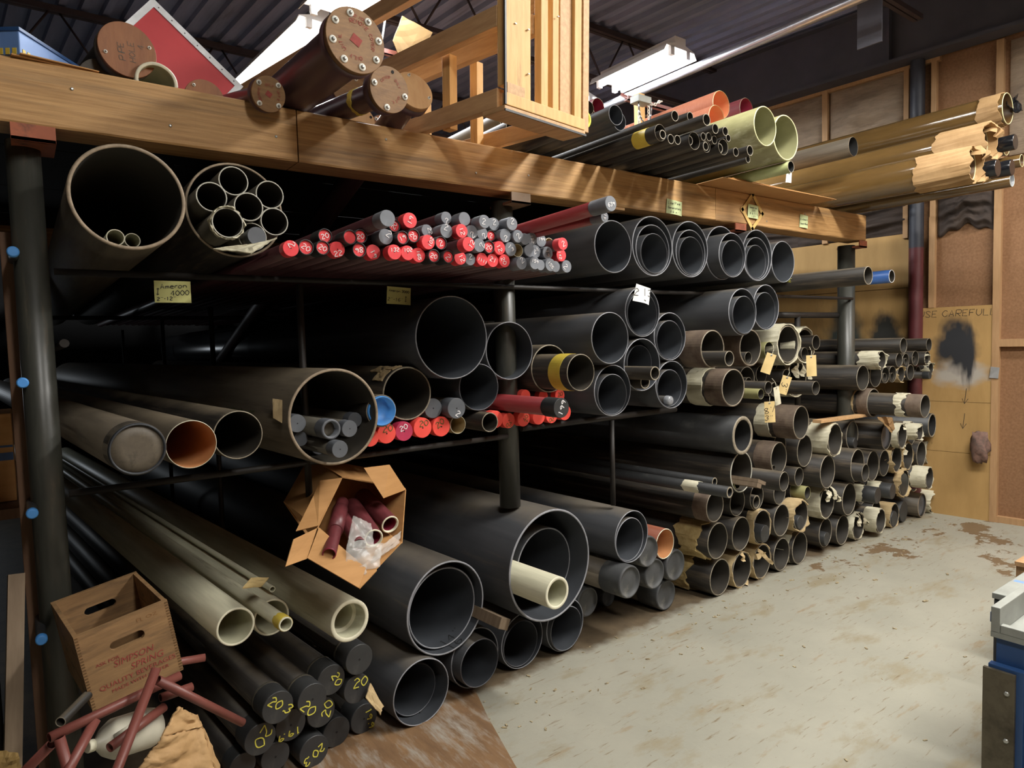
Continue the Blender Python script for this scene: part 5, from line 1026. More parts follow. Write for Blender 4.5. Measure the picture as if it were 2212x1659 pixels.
note('yellow note reading Ameron 4000 hung on the upper rail at the left', M_notey, (.424, .015, 1.782), .110, .072, 0, 0, [('Ameron', .0155, .002, .020, 4), ('4000', .016, .020, -.003, 4), ('^', .022, -.046, .0, 0), ('2"-12"', .011, -.022, -.023, 3)])
note('green note reading Ameron 3000 hung on the upper rail', M_notey, (1.258, .015, 1.785), .106, .070, -3, 0, [('Ameron 3000', .0095, .0, .019, -2), ('2"-16"', .013, -.018, -.016, -2), ('^', .022, .028, -.012, 0)], lw=.0018)
note('white paper note marked 2 3 stuck on a grey pipe rim', M_paper, (2.512, -0.160, 1.803), .105, .085, -12, 0, [('2 | 3', .034, .0, .01, 8), ('>', .018, .012, -.028, -8)], .012, lw=.0032)
note('pale note at the lower edge of the middle beam', M_note, (2.948, -.006, 2.300), .125, .078, -4, 0, [('Line Pipe', .0145, -.005, .022, 4), ('Generators', .0125, 0, -.004, 2), ('X 6 in -', .012, 0, -.026, 2)], lw=.002)
tp = note('pale note fixed with a diamond of yellow tape on the right beam', M_note, (3.68, -.010, 2.345), .105, .082, -2, 0, [('Ameron', .014, 0, .024, 0), ('200', .013, 0, .006, 0), ('x 6 ft !', .013, .005, -.013, 0), ('1 2 1', .010, 0, -.03, 0)], lw=.002)
b = MB()
for a in range(4):
    M = Matrix.Rotation(a * PI / 2 + PI / 4, 4, 'Y'); b.box((-.09, .003, .062), (.09, .0036, .085), 0, M)
b.build('yellow_tape', mat('aged_tape', '#c9a763', .6), tp)
note('pale note near the right end of the right beam', M_note, (4.262, -.006, 2.335), .095, .085, -3, 0, [('6 in Cement ^', .0085, 0, .012, 2), ('Cementbond', .0095, 0, -.016, 2)], lw=.002)
def at_tag(lab, c, rot, yaw, lines, h=.12, wd=.06, m=M_tag):
    o = note(lab, m, c, wd, h, rot, yaw, lines, .003, 'paper_tag', lw=.003)
    b = MB(); b.rings([(-.002, .006), (-.003, .0045), (-.003, .002)], 10, M=Matrix.Translation((0, 0, h * .42))); b.build('eyelet', M_bolt, o)
    s = MB(); s.tube((0, -.003, h * .42), (.004, .004, h * .42 + .035), .0012, 5); s.tube((.004, .004, h * .42 + .035), (0, .02, h * .42 + .06), .0012, 5); s.build('tag_string', M_white, o)
    return o
# ------------------------------------------------------------------ wooden crate on top of the rack
CRT = empty('wooden_crate', 'long open slatted pine crate jutting out over the middle beam', 'crate', (1.475, -.43, 2.448), (math.radians(2.0), 0, math.radians(9)))
Wc, Hc, Lc = .455, .62, 3.0
def cp(name, *bx, m=M_pine, bevel=.002, label=None): return part(name, m, CRT, *bx, bevel=bevel, label=label)
cp('long_rail', ((0, .02, .002), (.038, Lc, .072)), m=M_pinel); cp('long_rail', ((Wc - .04, .065, .02), (Wc, Lc, .09)), m=M_pinel)
cp('long_rail', ((.20, .03, .325), (.238, Lc, .40)), m=M_pinel); cp('long_rail', ((0, .02, .29), (.038, Lc, .365)), m=M_pinel)
cp('long_rail', ((0, .02, .55), (.038, Lc, .62)), m=M_pinel); cp('long_rail', ((Wc - .04, .065, .55), (Wc, Lc, .62)), m=M_pinel)
cp('end_board', ((0, -.02, .075), (.105, .018, Hc))); cp('end_board', ((.106, -.016, .045), (.144, .016, Hc)))
cp('end_block', ((.01, -.024, .045), (.104, -.0205, .085)), m=M_pinel); cp('end_slat', ((.21, -.01, .045), (.25, .026, Hc))); cp('end_slat', ((.278, -.01, .045), (.314, .026, Hc)))
cp('end_board', ((.334, .0, .045), (.404, .03, Hc)), m=M_pinel); cp('end_board', ((.406, -.016, .045), (.45, .02, Hc))); cp('corner_post', ((.4565, -.02, .0), (.495, .06, .57)), m=M_pinel)
cp('end_plate', ((-.005, -.032, 0), (.455, -.011, .044))); cp('bottom_board', ((-.01, -.03, -.02), (.46, .09, -.002)), m=M_pinel)
for (sx, y, z0, z1) in ((.045, .34, -.0, .295), (.36, .52, .0, .40), (.36, .90, .0, .375), (.36, 1.07, .0, .37), (.045, 1.1, .0, .29), (.045, 1.9, .0, .29), (.36, 2.2, .0, .37)): cp('side_stud', ((sx, y, z0), (sx + .04, y + .048, z1)))
b = MB(); b.box((-.012, -.035, .0), (-.004, -.028, Hc)); b.box((-.012, -.036, -.024), (.46, -.031, -.016)); b.build('strapping', M_blk, CRT)
b = MB()
for (x, z) in ((.05, .52), (.05, .3), (.12, .52), (.12, .3), (.12, .14), (.12, .02), (.29, .4), (.29, .03), (.40, .02)): b.box((x, -.026, z), (x + .008, -.018, z + .003))
b.build('staple', M_bolt, CRT)
c = MB(); c.rings([(3.0, .045), (.5, .045), (.48, .035), (3, .034)], 24); o = c.build('film_wrapped_tube', mat('film_wrapped_grey', '#5d5f63', .2, col2='#85878a', scale=14, stretch=(1, 3, 1), coat=.4)); o.location = (1.62, -.1, 2.56); tag(o, 'grey tube in shiny plastic film lying inside the slatted crate', 'tube')
pipe('steel', 1.98, 2.60, .15, .055, .06, 0, 'dark pipe ring seen between the right slats of the crate', 'td', {})
pipe('palerim', 2.06, 2.70, .30, .062, .06, 0, 'thin rimmed grey ring behind the right corner of the crate', 'td', {})
pipe('palerim', 1.52, 2.62, .9, .05, .06, 0, 'grey rimmed tube behind the studs of the crate', 'td', {})
# ------------------------------------------------------------------ plywood flanges and flanged pipes
def flange(lab, x, z, y, r, th, m, pipe_m, pr, nb, rot0=0, yaw=0, text=(), off=(0, 0), ln=4.5, name='flanged_pipe', skip=(), tilt=0, washer=1.0, logo=False, band=False):
    b = MB(); n = 48
    b.rings([(ln, pr), (th, pr)], n, True, False)
    root = b.build(name, pipe_m); root.location = (x, y, z); root.rotation_euler = (math.radians(tilt), 0, math.radians(yaw)); tag(root, lab, 'pipe')
    rr = random.Random(int(x * 999)); d = MB(); d.rings([(th, r * .99), (.003, r), (0, r * .985)], n, True, True); disc = d.build('plywood_disc', m, root)
    f = MB(); f.rings([(th + .03, r * 1.0), (th + .002, r * 1.0), (th + .001, pr)], n); f.build('steel_flange', pipe_m, root)
    for k in range(nb):
        a = math.radians(rot0) + 2 * PI * k / nb; px, pz = r * .80 * math.cos(a), r * .80 * math.sin(a)
        q = MB(); T = Matrix.Translation((px, 0, pz))
        if k in skip: q.rings([(-.001, .006), (-.001, .001)], 10, M=T); q.build('bolt_hole', M_hole, disc); continue
        s = r * .115 * washer if nb > 3 else .006
        q.rings([(0, s), (-.003, s), (-.003, s * .5)], 18, M=T); q.rings([(-.003, s * .5), (-.009, s * .46), (-.011, s * .3)], 6, False, True, mis=[1, 1], M=T)
        q.build('bolt', [M_washer, M_bolt], disc)
    for (tx, h, a, rad) in text:
        ss = len(tx)
        for i, ch in enumerate(tx):
            ang = math.radians(a) - (i - (ss - 1) / 2) * h * .95 / rad
            M = Matrix.Translation((rad * math.cos(ang), -.0012, rad * math.sin(ang))) @ Matrix.Rotation(-(ang - PI / 2), 4, 'Y')
            ch_ss, _ = strokes(ch, h); w_ = MB()
            for st in ch_ss: w_.ribbon([M @ Vector((p[0], 0, p[1])) for p in st], h * .16)
            if i == 0: acc = w_
            else: acc.add(w_.v, w_.f)
        acc.build('stencil_lettering', M_inkr, disc)
    if logo:
        q = MB(); M = Matrix.Translation((0, -.0012, 0)) @ Matrix.Rotation(math.radians(30), 4, 'Y'); q.box((-r * .17, 0, -r * .14), (r * .17, .0004, r * .14), 0, M)
        q.build('stencil_block', M_inkr, disc)
    if band: sleeve('yellow_band', M_yellow, root, pr, .20, .225, .01, .02)
    return root
flange('large plum coated pipe closed by a plywood disc with eight bolts', 0.906, 2.540, -0.450, .1005, .022, M_ply, M_purple, .083, 8, 12, 3.0, (('REMOVE', .012, 78, .058), ('UNTIL', .011, 200, .055), ('COVER', .011, 8, .058), ('ONLY', .012, 268, .055), ('DO NOT', .009, 80, .075)), logo=True, tilt=-0.2)
flange('small plum pipe with a round plywood disc and four bolts on the beam edge', 0.743, 2.458, -0.080, .0585, .014, M_ply, M_purple, .036, 4, 48, 3, (('ONLY', .008, 90, .03), ('REMOVE', .008, 190, .035), ('UNTIL', .008, 0, .035)), logo=True, washer=1.3, tilt=12.0)
flange('plum pipe with a yellow band closed by a plywood disc on four bolts', 1.092, 2.473, -0.300, .0775, .02, M_ply, M_purple, .045, 4, -10, 5, (('COVER', .009, 120, .04), ('ONLY', .009, 40, .042), ('UNTIL', .009, 310, .042)), skip=(1,), washer=1.25, band=True, tilt=5.1)
flange('plain light plywood disc marked PIPE behind the banded pipe', 1.272, 2.554, -0.150, .079, .024, M_plyl, M_purple, .05, 3, 100, 0, name='plywood_capped_pipe', tilt=-18.0)
flange('plywood disc with a washer half hidden behind the plum pipes', 1.146, 2.626, 0.160, .072, .014, M_ply, M_purple, .055, 4, 60, 0, name='plywood_capped_pipe')
flange('plywood disc with drilled holes just above the middle beam', 1.192, 2.510, 0.160, .060, .014, M_plyl, M_purple, .05, 4, 30, 0, name='plywood_capped_pipe', skip=(0, 1, 2, 3))
flange('brown plywood disc with two washers low behind the middle beam', 1.314, 2.521, 0.220, .053, .014, M_plyr, M_purple, .045, 4, 40, 0, name='plywood_capped_pipe', washer=1.3)
D = flange('big worn plywood disc on a dark pipe in front of the red panel', 0.363, 2.627, 0.220, .092, .02, M_plyr, M_brown, .08, 2, 20, 8, name='plywood_capped_pipe')
write('carved_letters', [('4', .02, .042, .018, 95), ('HOLE', .019, .012, -.006, 95), ('PIPE', .019, -.02, -.012, 95)], M_brown, D.children[0], flat(-.001), .0018)
flange('reddish plywood disc barely rising over the beam beside the red panel', 0.595, 2.494, 0.180, .068, .014, M_plyr, M_brown, .055, 3, 130, 0, name='plywood_capped_pipe')
flange('dark brown round cover behind the big worn plywood disc', 0.291, 2.534, .30, .075, .014, M_brown, M_brown, .06, 2, 90, 0, name='plywood_capped_pipe')
# red panel with aluminium edging, standing on its corner
SG = empty('red_panel', 'red square panel with a riveted aluminium edge standing on its corner', 'sign', (.497, .5, 2.945), (0, math.radians(40), 0))
part('panel', M_signred, SG, ((0, 0, -.345), (.41, .006, 0)))
for bx in (((-.006, -.004, -.018), (.416, .01, .006)), ((-.006, -.004, -.351), (.416, .01, -.327)), ((-.006, -.0045, -.351), (.018, .0105, .006)), ((.392, -.0045, -.351), (.416, .0105, .006))): part('edge_trim', M_alu, SG, bx)
b = MB()
for i in range(7):
    for zz in (-.006, -.339): b.rings([(-.004, .003), (-.006, .002)], 6, False, True, M=Matrix.Translation((.03 + i * .058, 0, zz)))
b.build('rivet', M_dgrey, SG)
# blue metal box with yellow tape, on cardboard, at the top left
BB = empty('blue_metal_box', 'pale blue metal box with yellow striped tape on the left beam', 'box', (.055, .03, 2.467), (0, 0, math.radians(54)))
part('box_body', M_bluel, BB, ((0, 0, .006), (.34, .2, .082)), bevel=.003)
part('lid_edge', M_bluem, BB, ((-.004, -.004, .074), (.344, .204, .086)), bevel=.002)
b = MB()
for i in range(9):
    b.box((.01 + i * .02, -.0015, .008), (.022 + i * .02, 0, .026)); b.box((-.0015, .01 + i * .02, .008), (0, .022 + i * .02, .026))
b.build('warning_tape', M_yellow, BB)
b = MB(); b.rings([(-.002, .016), (-.004, .014)], 16, True, True, M=Matrix.Translation((.24, 0, .03))); b.build('paper_tag', M_paper, BB)
o = part('cardboard_sheet', M_card, None, ((-.02, -.02, 0), (.26, .14, .004)), ((0, -.03, .005), (.2, .12, .008))); o.location = (.05, .01, 2.4535); o.rotation_euler = (0, 0, .15); tag(o, 'small flattened cardboard under the pale blue box', 'cardboard')
# flattened cardboard on the right beam
for k in range(5):
    o = part('cardboard_sheet', M_card, None, ((0, 0, 0), (1.15, 1.0, .0028))); o.location = (3.16 + .03 * k, -.17 + .012 * ((k * 3) % 5), 2.4532 + .0044 * k); o.rotation_euler = (0, 0, math.radians((k * 7) % 5 - 2) * .4)
    tag(o, ('lowest', 'second lowest', 'middle', 'second from the top', 'topmost')[k] + ' flattened cardboard sheet of the stack on the right beam', 'cardboard', 'flattened cardboard sheets on the right beam')
o = part('round_plug', M_dgrey, None, ((-.05, -.02, 0), (.06, .02, .01)))
bpy.data.objects.remove(o)
at_tag('small white tag hanging below the thin pale green pipe', (3.512, -0.347, 2.458), -5, -20, [], .055, .035, M_paper)
# ------------------------------------------------------------------ manila tags in the right middle stack
at_tag('leftmost manila tag, tilted, among the small tubes', (3.506,-.22,1.419), -20, -35, [], .12, .058)
at_tag('manila tag marked 3 in the middle of the stack', (3.641,-.24,1.285), -18, -38, [('3"', .035, .0, -.01, -80)], .11, .055)
at_tag('lowest manila tag marked 8 over 3', (3.549,-.2,1.13), 2, -38, [("8'/", .032, .0, .012, 15), ('3"', .028, -.01, -.035, 0)], .125, .062)
at_tag('blank manila tag hanging under the black tube by the white coating', (3.759,-.34,1.396), 2, -38, [], .125, .058)
at_tag('folded white tag seen from the side among the tubes', (3.595,-.22,1.224), 12, -5, [], .11, .05, M_white)
# ------------------------------------------------------------------ left edge: peg post, board, carton
PP = empty('peg_post', 'weathered wooden post with blue capped pegs at the left edge', 'post', (.046, .17, 0))
part('post', M_pegwood, PP, ((-.075, 0, 0), (.015, .045, 1.97)), bevel=.003)
for (px, pz) in ((.018, 1.884), (.018, 1.504), (.018, 1.116), (.018, .732)):
    q = MB(); M = Matrix.Translation((px - .061, 0, pz)); q.rings([(.0, .014), (-.2, .014)], 16, M=M); pg = q.build('peg', M_blk, PP)
    q = MB(); q.rings([(-.19, .0155), (-.208, .0155), (-.211, .012)], 18, False, True, M=M); q.build('blue_cap', M_capblue, pg)
b = MB(); b.box((-.02, -.012, 0), (.02, .012, 1.0)); o = b.build('leaning_board', M_oldwood); o.location = (-.115, -.36, .0); o.rotation_euler = (math.radians(-17), math.radians(6), .1); tag(o, 'grey split board leaning against the left post', 'board')
CT = empty('carton', 'cardboard carton with blue print on a shelf at the left edge', 'box', (-.335, .75, 1.025))
part('carton_body', M_card, CT, ((0, 0, 0), (.295, .3, .34)), bevel=.004)
part('blue_print', M_bluem, CT, ((.18, -.0012, .16), (.294, -.0002, .19)), ((.18, -.0012, .21), (.294, -.0002, .218)))
o = part('shelf_board', M_pegwood, None, ((-1.2, .6, .985), (-.03, 1.2, 1.023))); tag(o, 'rough shelf board under the carton at the left edge', 'shelf')
bn = empty('filler_bin', 'dark bin added under the shelf board to cover lit floor at the left edge', 'bin', (-.95, .55, 0))  # added filler: hides the bright floor and keeps this corner dark
part('bin_body', M_rail, bn, ((0, 0, 0), (.80, .6, .80)), bevel=.01); part('bin_lid', M_wallb, bn, ((-.01, -.01, .802), (.81, .61, .84)), bevel=.006)
# ------------------------------------------------------------------ soda crate
SC = empty('soda_crate', 'tilted wooden soda crate with red lettering and hand holes', 'crate')
RM = Matrix(((.981, -.1237, -.1492), (.1175, .9918, -.0493), (.1541, .0308, .9876)))
SC.matrix_world = Matrix.Translation((.1057, -.309, .590)) @ RM.to_4x4()
w_, h_, l_, tk = .24, .230, .326, .012
def hole_panel(y0, y1, name):
    """end panel with a rounded hand hole"""
    b = MB(); cx, cz, hx, hz = w_ / 2, h_ * .70, .045, .0135; n = 24; ins = []
    for k in range(n):
        a = 2 * PI * k / n; ins.append((cx + (hx - hz) * (1 if math.cos(a) > 0 else -1) + hz * math.cos(a), cz + hz * math.sin(a)))
    outs = []
    for k in range(n):
        a = 2 * PI * k / n; dx, dz = math.cos(a), math.sin(a); s = min((w_ / 2) / abs(dx) if abs(dx) > 1e-6 else 9, ((h_ - cz) if dz > 0 else cz) / abs(dz) if abs(dz) > 1e-6 else 9); outs.append((cx + dx * s, cz + dz * s))
    # insert exact corners by snapping the nearest ring points
    for c_ in ((0, 0), (w_, 0), (w_, h_), (0, h_)):
        j = min(range(n), key=lambda i: (outs[i][0] - c_[0]) ** 2 + (outs[i][1] - c_[1]) ** 2); outs[j] = c_
    vs = [(x, y0, z) for x, z in ins] + [(x, y0, z) for x, z in outs] + [(x, y1, z) for x, z in ins] + [(x, y1, z) for x, z in outs]; fs = []
    for k in range(n):
        k2 = (k + 1) % n
        fs += [(n+k, n+k2, k2, k), (2*n+k, 2*n+k2, 3*n+k2, 3*n+k), (k, k2, 2*n+k2, 2*n+k), (n+k2, n+k, 3*n+k, 3*n+k2)]
    b.add(vs, fs); return b.build(name, M_crate, SC)
FP = hole_panel(0, tk, 'end_panel'); hole_panel(l_ - tk, l_, 'end_panel')
for k in range(3):
    for x0 in (0.0006, w_ - tk + .0006): part('side_board', M_crate, SC, ((x0, tk + .0005, k * h_ * .333), (x0 + tk - .001, l_ - tk - .0005, (k + 1) * h_ * .333 - .0015)))
for k in range(3): part('bottom_board', M_crate, SC, ((tk, tk + k * (l_ - 2 * tk) / 3, .001), (w_ - tk, tk + (k + 1) * (l_ - 2 * tk) / 3 - .002, .011)))
b = MB()
for i in range(26):
    for x0 in (-.0008, w_ - .009): b.box((x0, -.0008, .004 + i * .0087), (x0 + .0098, .004, .008 + i * .0087))
b.build('finger_joint', mat('dark_end_grain', '#5f4425', .8, scale=20), SC)['kind'] = 'stuff'
for (tx, h, x, z, sh, wd, mm) in (('SIMPSON', .027, .125, .108, .2, .105, M_inkr), ('SPRING', .027, .155, .080, .2, .088, M_inkr), ('QUALITY BEVERAGES', .019, .128, .055, 0, .20, M_inkr), ('MADE WITH WATER', .014, .130, .035, 0, .15, M_inkr), ('ASK FOR', .013, .062, .125, 0, .06, M_inkr), ('FL OZ', .014, .180, .205, 0, .055, mat('faded_print', '#85603a', .8))):
    printed('print', tx, h, mm, FP, Matrix.Translation((x, -.0008, z)), sh, wd)
# ------------------------------------------------------------------ red oxide tubular frames
def frame_thing(lab, segs, ends=()):
    F = empty('tube_frame', lab, 'frame', segs[0][0])
    o_ = Vector(segs[0][0])
    for a, c in segs:
        q = MB(); d = (Vector(c) - Vector(a)); M = Matrix.Translation(Vector(a) - o_) @ d.to_track_quat('Y', 'Z').to_matrix().to_4x4(); r = .0118
        q.rings([(0, r * .8), (0, r), (d.length, r), (d.length, r * .8), (.002, r * .8)], 18, M=M); q.build('tube', M_redox, F)
    return F
frame_thing('red oxide welded tube frame in front of the soda crate', [((.236, -.55, .768), (-.19, -.98, .1)), ((.238, -.545, .735), (.462, -.446, .492)), ((.255, -.5, .637), (.12, -.60, .627)), ((.249, -.49, .66), (.33, -.47, .655))])
frame_thing('second red oxide tube frame under the soda crate', [((.003, -.60, .697), (.300, -.478, .700)), ((.022, -.60, .690), (.07, -.66, .40)), ((.097, -.565, .69), (-.02, -.68, .56)), ((.006, -.56, .66), (-.13, -.44, .49))])
o = frame_thing('short red oxide tube end sticking out right of the soda crate', [((.408, -.25, .632), (.20, -.245, .655))])
# milky jug lying under the frames
JG = empty('plastic_jug', 'milky plastic jug lying on its side under the tube frames', 'jug', (0.077, -0.530, 0.611), (math.radians(-14), math.radians(20), math.radians(-68))); JG.scale = (.8, .8, .8)
q = MB(); q.rings([(.018, .016), (.03, .018), (.055, .045), (.085, .062), (.2, .064), (.225, .058), (.23, .03)], 28, True, True); q.build('jug_body', M_jug, JG)
q = MB(); q.rings([(0, .017), (.003, .0185), (.02, .0185), (.02, .015)], 24, True); q.build('screw_cap', M_pale_rim, JG)
q = MB(); q.tube((.03, .06, .035), (.045, .10, .075), .009, 10); q.tube((.045, .10, .075), (.03, .16, .07), .009, 10); q.build('handle', M_jug, JG)
def crumpled_sheet(name, m, lab, cat, pts, seed, sub=10, amp=.012, back=.004, parent=None):
    """quad of four corner points, subdivided and creased, with thickness"""
    rr = random.Random(seed); P = [Vector(p) for p in pts]; nrm = (P[1] - P[0]).cross(P[3] - P[0]).normalized(); c0 = sum(P, Vector()) / 4; vs = []
    cr = [(rr.uniform(-1, 1), rr.uniform(-1, 1), rr.uniform(0, 6)) for _ in range(5)]
    for lay in (0, 1):
        rr2 = random.Random(seed + 1)
        for j in range(sub + 1):
            for i in range(sub + 1):
                u, v = i / sub, j / sub
                p = P[0] * (1-u) * (1-v) + P[1] * u * (1-v) + P[2] * u * v + P[3] * (1-u) * v
                h = sum(abs(math.sin(6 * (a * u + c * v) + ph)) for a, c, ph in cr) / 5 - .5 + rr2.uniform(-.08, .08)
                e = 1 if 0 < i < sub and 0 < j < sub else .5
                jit = Vector((rr2.uniform(-1, 1), rr2.uniform(-1, 1), rr2.uniform(-1, 1))) * amp * .16
                vs.append(p + nrm * (h * amp * 2 * e - lay * back) + jit - (c0 if parent is None else Vector()))
    n = sub + 1; k = n * n; b = MB()
    q = [(j*n+i, j*n+i+1, (j+1)*n+i+1, (j+1)*n+i) for j in range(sub) for i in range(sub)]
    bd = [(i, 0) for i in range(sub)] ; side = []
    for i in range(sub):
        side += [(i+1, i, k+i, k+i+1), (sub*n+i, sub*n+i+1, k+sub*n+i+1, k+sub*n+i), (i*n, (i+1)*n, k+(i+1)*n, k+i*n), ((i+1)*n+sub, i*n+sub, k+i*n+sub, k+(i+1)*n+sub)]
    b.add(vs, q + [tuple(x + k for x in f)[::-1] for f in q], 0, sub >= 12); b.add([], [tuple(x - len(b.v) for x in f) for f in side]) if False else [(b.f.append(f), b.m.append(0), b.sm.append(False)) for f in side]
    o = b.build(name, m, parent)
    if parent is None: o.location = c0; tag(o, lab, cat)
    return o
BG = empty('paper_bag', 'torn brown paper bag crumpled at the bottom left corner', 'bag', (.26, -.66, .60))
of = -Vector(BG.location)
crumpled_sheet('bag_front', M_kraft, '', '', [Vector(p) + of for p in ((0.160, -0.720, 0.611), (0.341, -0.680, 0.499), (0.319, -0.640, 0.623), (0.222, -0.700, 0.664))], 3, 18, .014, parent=BG)
crumpled_sheet('bag_mouth', M_kraft, '', '', [Vector(p) + of for p in ((0.222, -0.700, 0.664), (0.319, -0.640, 0.623), (0.315, -0.600, 0.637), (0.265, -0.660, 0.705))], 6, 14, .010, parent=BG)
crumpled_sheet('bag_side', M_kraft, '', '', [Vector(p) + of for p in ((0.341, -0.680, 0.499), (0.364, -0.600, 0.473), (0.315, -0.600, 0.637), (0.319, -0.640, 0.623))], 4, 12, .010, parent=BG)
crumpled_sheet('paper_bag', mat('ochre_paper', '#7a6233', .85, col2='#5e4a24', scale=9), 'ochre crumpled bag cut by the lower left corner of the photo', 'bag', [(-.12, -.62, .60), (-.05, -.60, .62), (-.055, -.60, .685), (-.1, -.6, .71)], 9, 8, .012)
pipe('steel', 0.029, 0.643, -.42, .013, .2, -30, 'small dark tube end left of the tube frames', 'fl', {'L': .5})
# ------------------------------------------------------------------ cardboard box with pipe fittings
CB = empty('cardboard_box', 'open cardboard box lying askew on the pipes with maroon fittings inside', 'box', (.95, -.12, .93))
oc = -Vector(CB.location)
A_, B_, D_, E_, F_, C_ = (Vector(p) for p in ((.963, -.03, 1.084), (1.231, -.03, .998), (.813, -.16, .945), (.745, -.24, .869), (.882, -.34, .76), (1.13, -.18, .83)))
dv = Vector((-.02, .30, .045))
def panel(name, *p, th=.004):
    P = [Vector(q) + oc for q in p]; nr = (P[1] - P[0]).cross(P[2] - P[0]).normalized() * th; n = len(P); b = MB()
    b.add([q for q in P] + [q + nr for q in P], [tuple(range(n)), tuple(range(n, 2*n))[::-1]] + [(i, (i+1) % n, n + (i+1) % n, n + i) for i in range(n)][::1])
    return b.build(name, M_card, CB)
panel('box_wall', A_, D_, D_ + dv, A_ + dv); panel('box_wall', A_, B_, B_ + dv, A_ + dv); panel('box_wall', B_, C_, C_ + dv, B_ + dv); panel('box_wall', D_, F_, F_ + dv * .5, D_ + dv); panel('box_wall', F_, C_, C_ + dv, F_ + dv)
panel('box_floor', A_ + dv, B_ + dv, C_ + dv, F_ + dv, D_ + dv)
panel('flap', A_, D_ + Vector((.003, 0, .008)), (.74, -.15, .946), (.84, -.06, 1.04), (.878, -.03, 1.086))
panel('flap', D_, E_, (.659, -.28, .871), (.715, -.2, .933))
panel('flap', D_ + Vector((.004, -.004, 0)), E_, F_, F_ + Vector((.05, .05, .045)))
panel('flap', F_, (.884, -.345, .758), (.97, -.3, .79), (.964, -.25, .817), F_ + Vector((.05, .07, .05)))
panel('flap', B_, (1.14, -.08, 1.118), (1.033, -.08, 1.12), (1.089, -.12, 1.002))
def fitting(lab, a, c, r, m=M_maroon, ends=M_pale_rim, coup=None):
    a, c = Vector(a), Vector(c); F = MB(); d = c - a; M = d.to_track_quat('Y', 'Z').to_matrix().to_4x4()
    F.rings([(d.length, r), (.003, r), (0, r * .97), (0, r * .83), (.01, r * .8), (d.length, r * .8)], 26, mis=[0, 1, 1, 1, 2], M=M)
    o = F.build('pipe_fitting', [m, ends, M_maroon_in]); o.location = a; tag(o, lab, 'pipe fitting', 'maroon fittings in the cardboard box')
    if coup:
        q = MB(); q.rings([(d.length * coup[0], r * 1.02), (d.length * coup[0], r * 1.18), (d.length * coup[1], r * 1.18), (d.length * coup[1], r * 1.02)], 26, M=M); q.build('coupling', m, o)
    return o
fitting('long maroon tube with a coupling at the left in the cardboard box', (.816, -.255, .872), (.985, .03, .975), .0245, ends=M_maroon_in, coup=(.42, .85))
fitting('maroon tube with a pale rim in the middle of the cardboard box', (1.005, -.205, .878), (1.045, .08, .94), .036)
fitting('maroon tube with a thick pale rim at the right of the cardboard box', (1.112, -.125, .893), (1.115, .13, .96), .036)
fitting('short maroon tube under the clear plastic in the box', (.935, -.235, .875), (.975, .0, .92), .026, ends=M_maroon)
FB = empty('plastic_bag', 'crinkled clear plastic bag spilling out of the cardboard box', 'bag', (.95, -.24, .88))
ob = -Vector(FB.location)
for k, q in enumerate((((.86, -.28, .80), (.98, -.30, .80), (1.02, -.25, .87), (.88, -.25, .875)), ((.88, -.25, .875), (.985, -.255, .86), (1.0, -.20, .935), (.94, -.18, .97)), ((.96, -.27, .81), (1.10, -.22, .845), (1.135, -.17, .875), (.99, -.25, .85)), ((.885, -.3, .765), (.93, -.3, .79), (.94, -.28, .82), (.875, -.29, .81)))):
    crumpled_sheet('film_fold', M_film, '', '', [Vector(p) + ob for p in q], 20 + k, 16, .010, .001, parent=FB)
# ------------------------------------------------------------------ loose bits in the stacks
def loose(name, m, lab, cat, c, size, rot=(0, 0, 0), bevel=.002):
    o = part(name, m, None, ((-size[0]/2, -size[1]/2, -size[2]/2), (size[0]/2, size[1]/2, size[2]/2)), bevel=bevel); o.location = c; o.rotation_euler = [math.radians(a) for a in rot]; return tag(o, lab, cat)
b = MB(); b.box((-.045, 0, 0), (.045, .9, .02)); b.box((-.05, 0, -.028), (.0, .9, -.002)); o = b.build('wood_offcut', M_oldwood); o.location = (3.37, -.26, .735); o.rotation_euler = (0, math.radians(20), math.radians(4.6)); tag(o, 'grey wooden offcut lying in the white rimmed black pipe', 'offcut')
loose('wood_block', M_oldwood, 'dusty wood block wedged between two big floor pipes', 'block', (1.60, .21, .36), (.055, .7, .05), (0, 25, 4.6))
loose('lumber_stick', M_pinel, 'long pale wood slat lying across the right stack', 'lumber', (4.75, -.03, .975), (.85, .06, .022), (0, 2, 4))
loose('wood_shim', M_pinel, 'small orange wood shim under the middle beam', 'shim', (2.53, .05, 2.256), (.08, .09, .014))
crumpled_sheet('crumpled_paper', M_kraft, 'crumpled brown paper on top of the plugged pipe of the right stack', 'paper', [(4.998,-.15,.967),(5.287,-.12,.939),(5.263,-.15,.86),(5.069,-.22,.85)], 12, 8, .02)
crumpled_sheet('folded_paper', M_tag, 'folded stiff paper lying across the pale pipes beside the crate', 'paper', [(.578,-.05,.753),(.619,.0,.765),(.682,.0,.750),(.641,-.05,.742)], 14, 5, .004)
crumpled_sheet('torn_paper', M_tanp, 'torn tan paper standing between the capped floor pipes and the grey pipe', 'paper', [(1.035,-.05,.259),(1.003,-.08,.221),(1.058,-.08,.135),(1.086,-.05,.145)], 15, 6, .01)
crumpled_sheet('torn_paper', M_tanp, 'torn paper scrap stuck on the left side of the big brown pipe', 'paper', [(.700,-.10,1.410),(.722,-.13,1.405),(.705,-.17,1.33),(.69,-.13,1.345)], 16, 5, .003)
crumpled_sheet('torn_paper', M_white, 'grey torn paper edge hanging under the bundle of seven tubes', 'paper', [(.492,-.27,1.891),(.582,-.30,1.904),(.674,-.31,1.929),(.587,-.33,1.875)], 17, 8, .008)
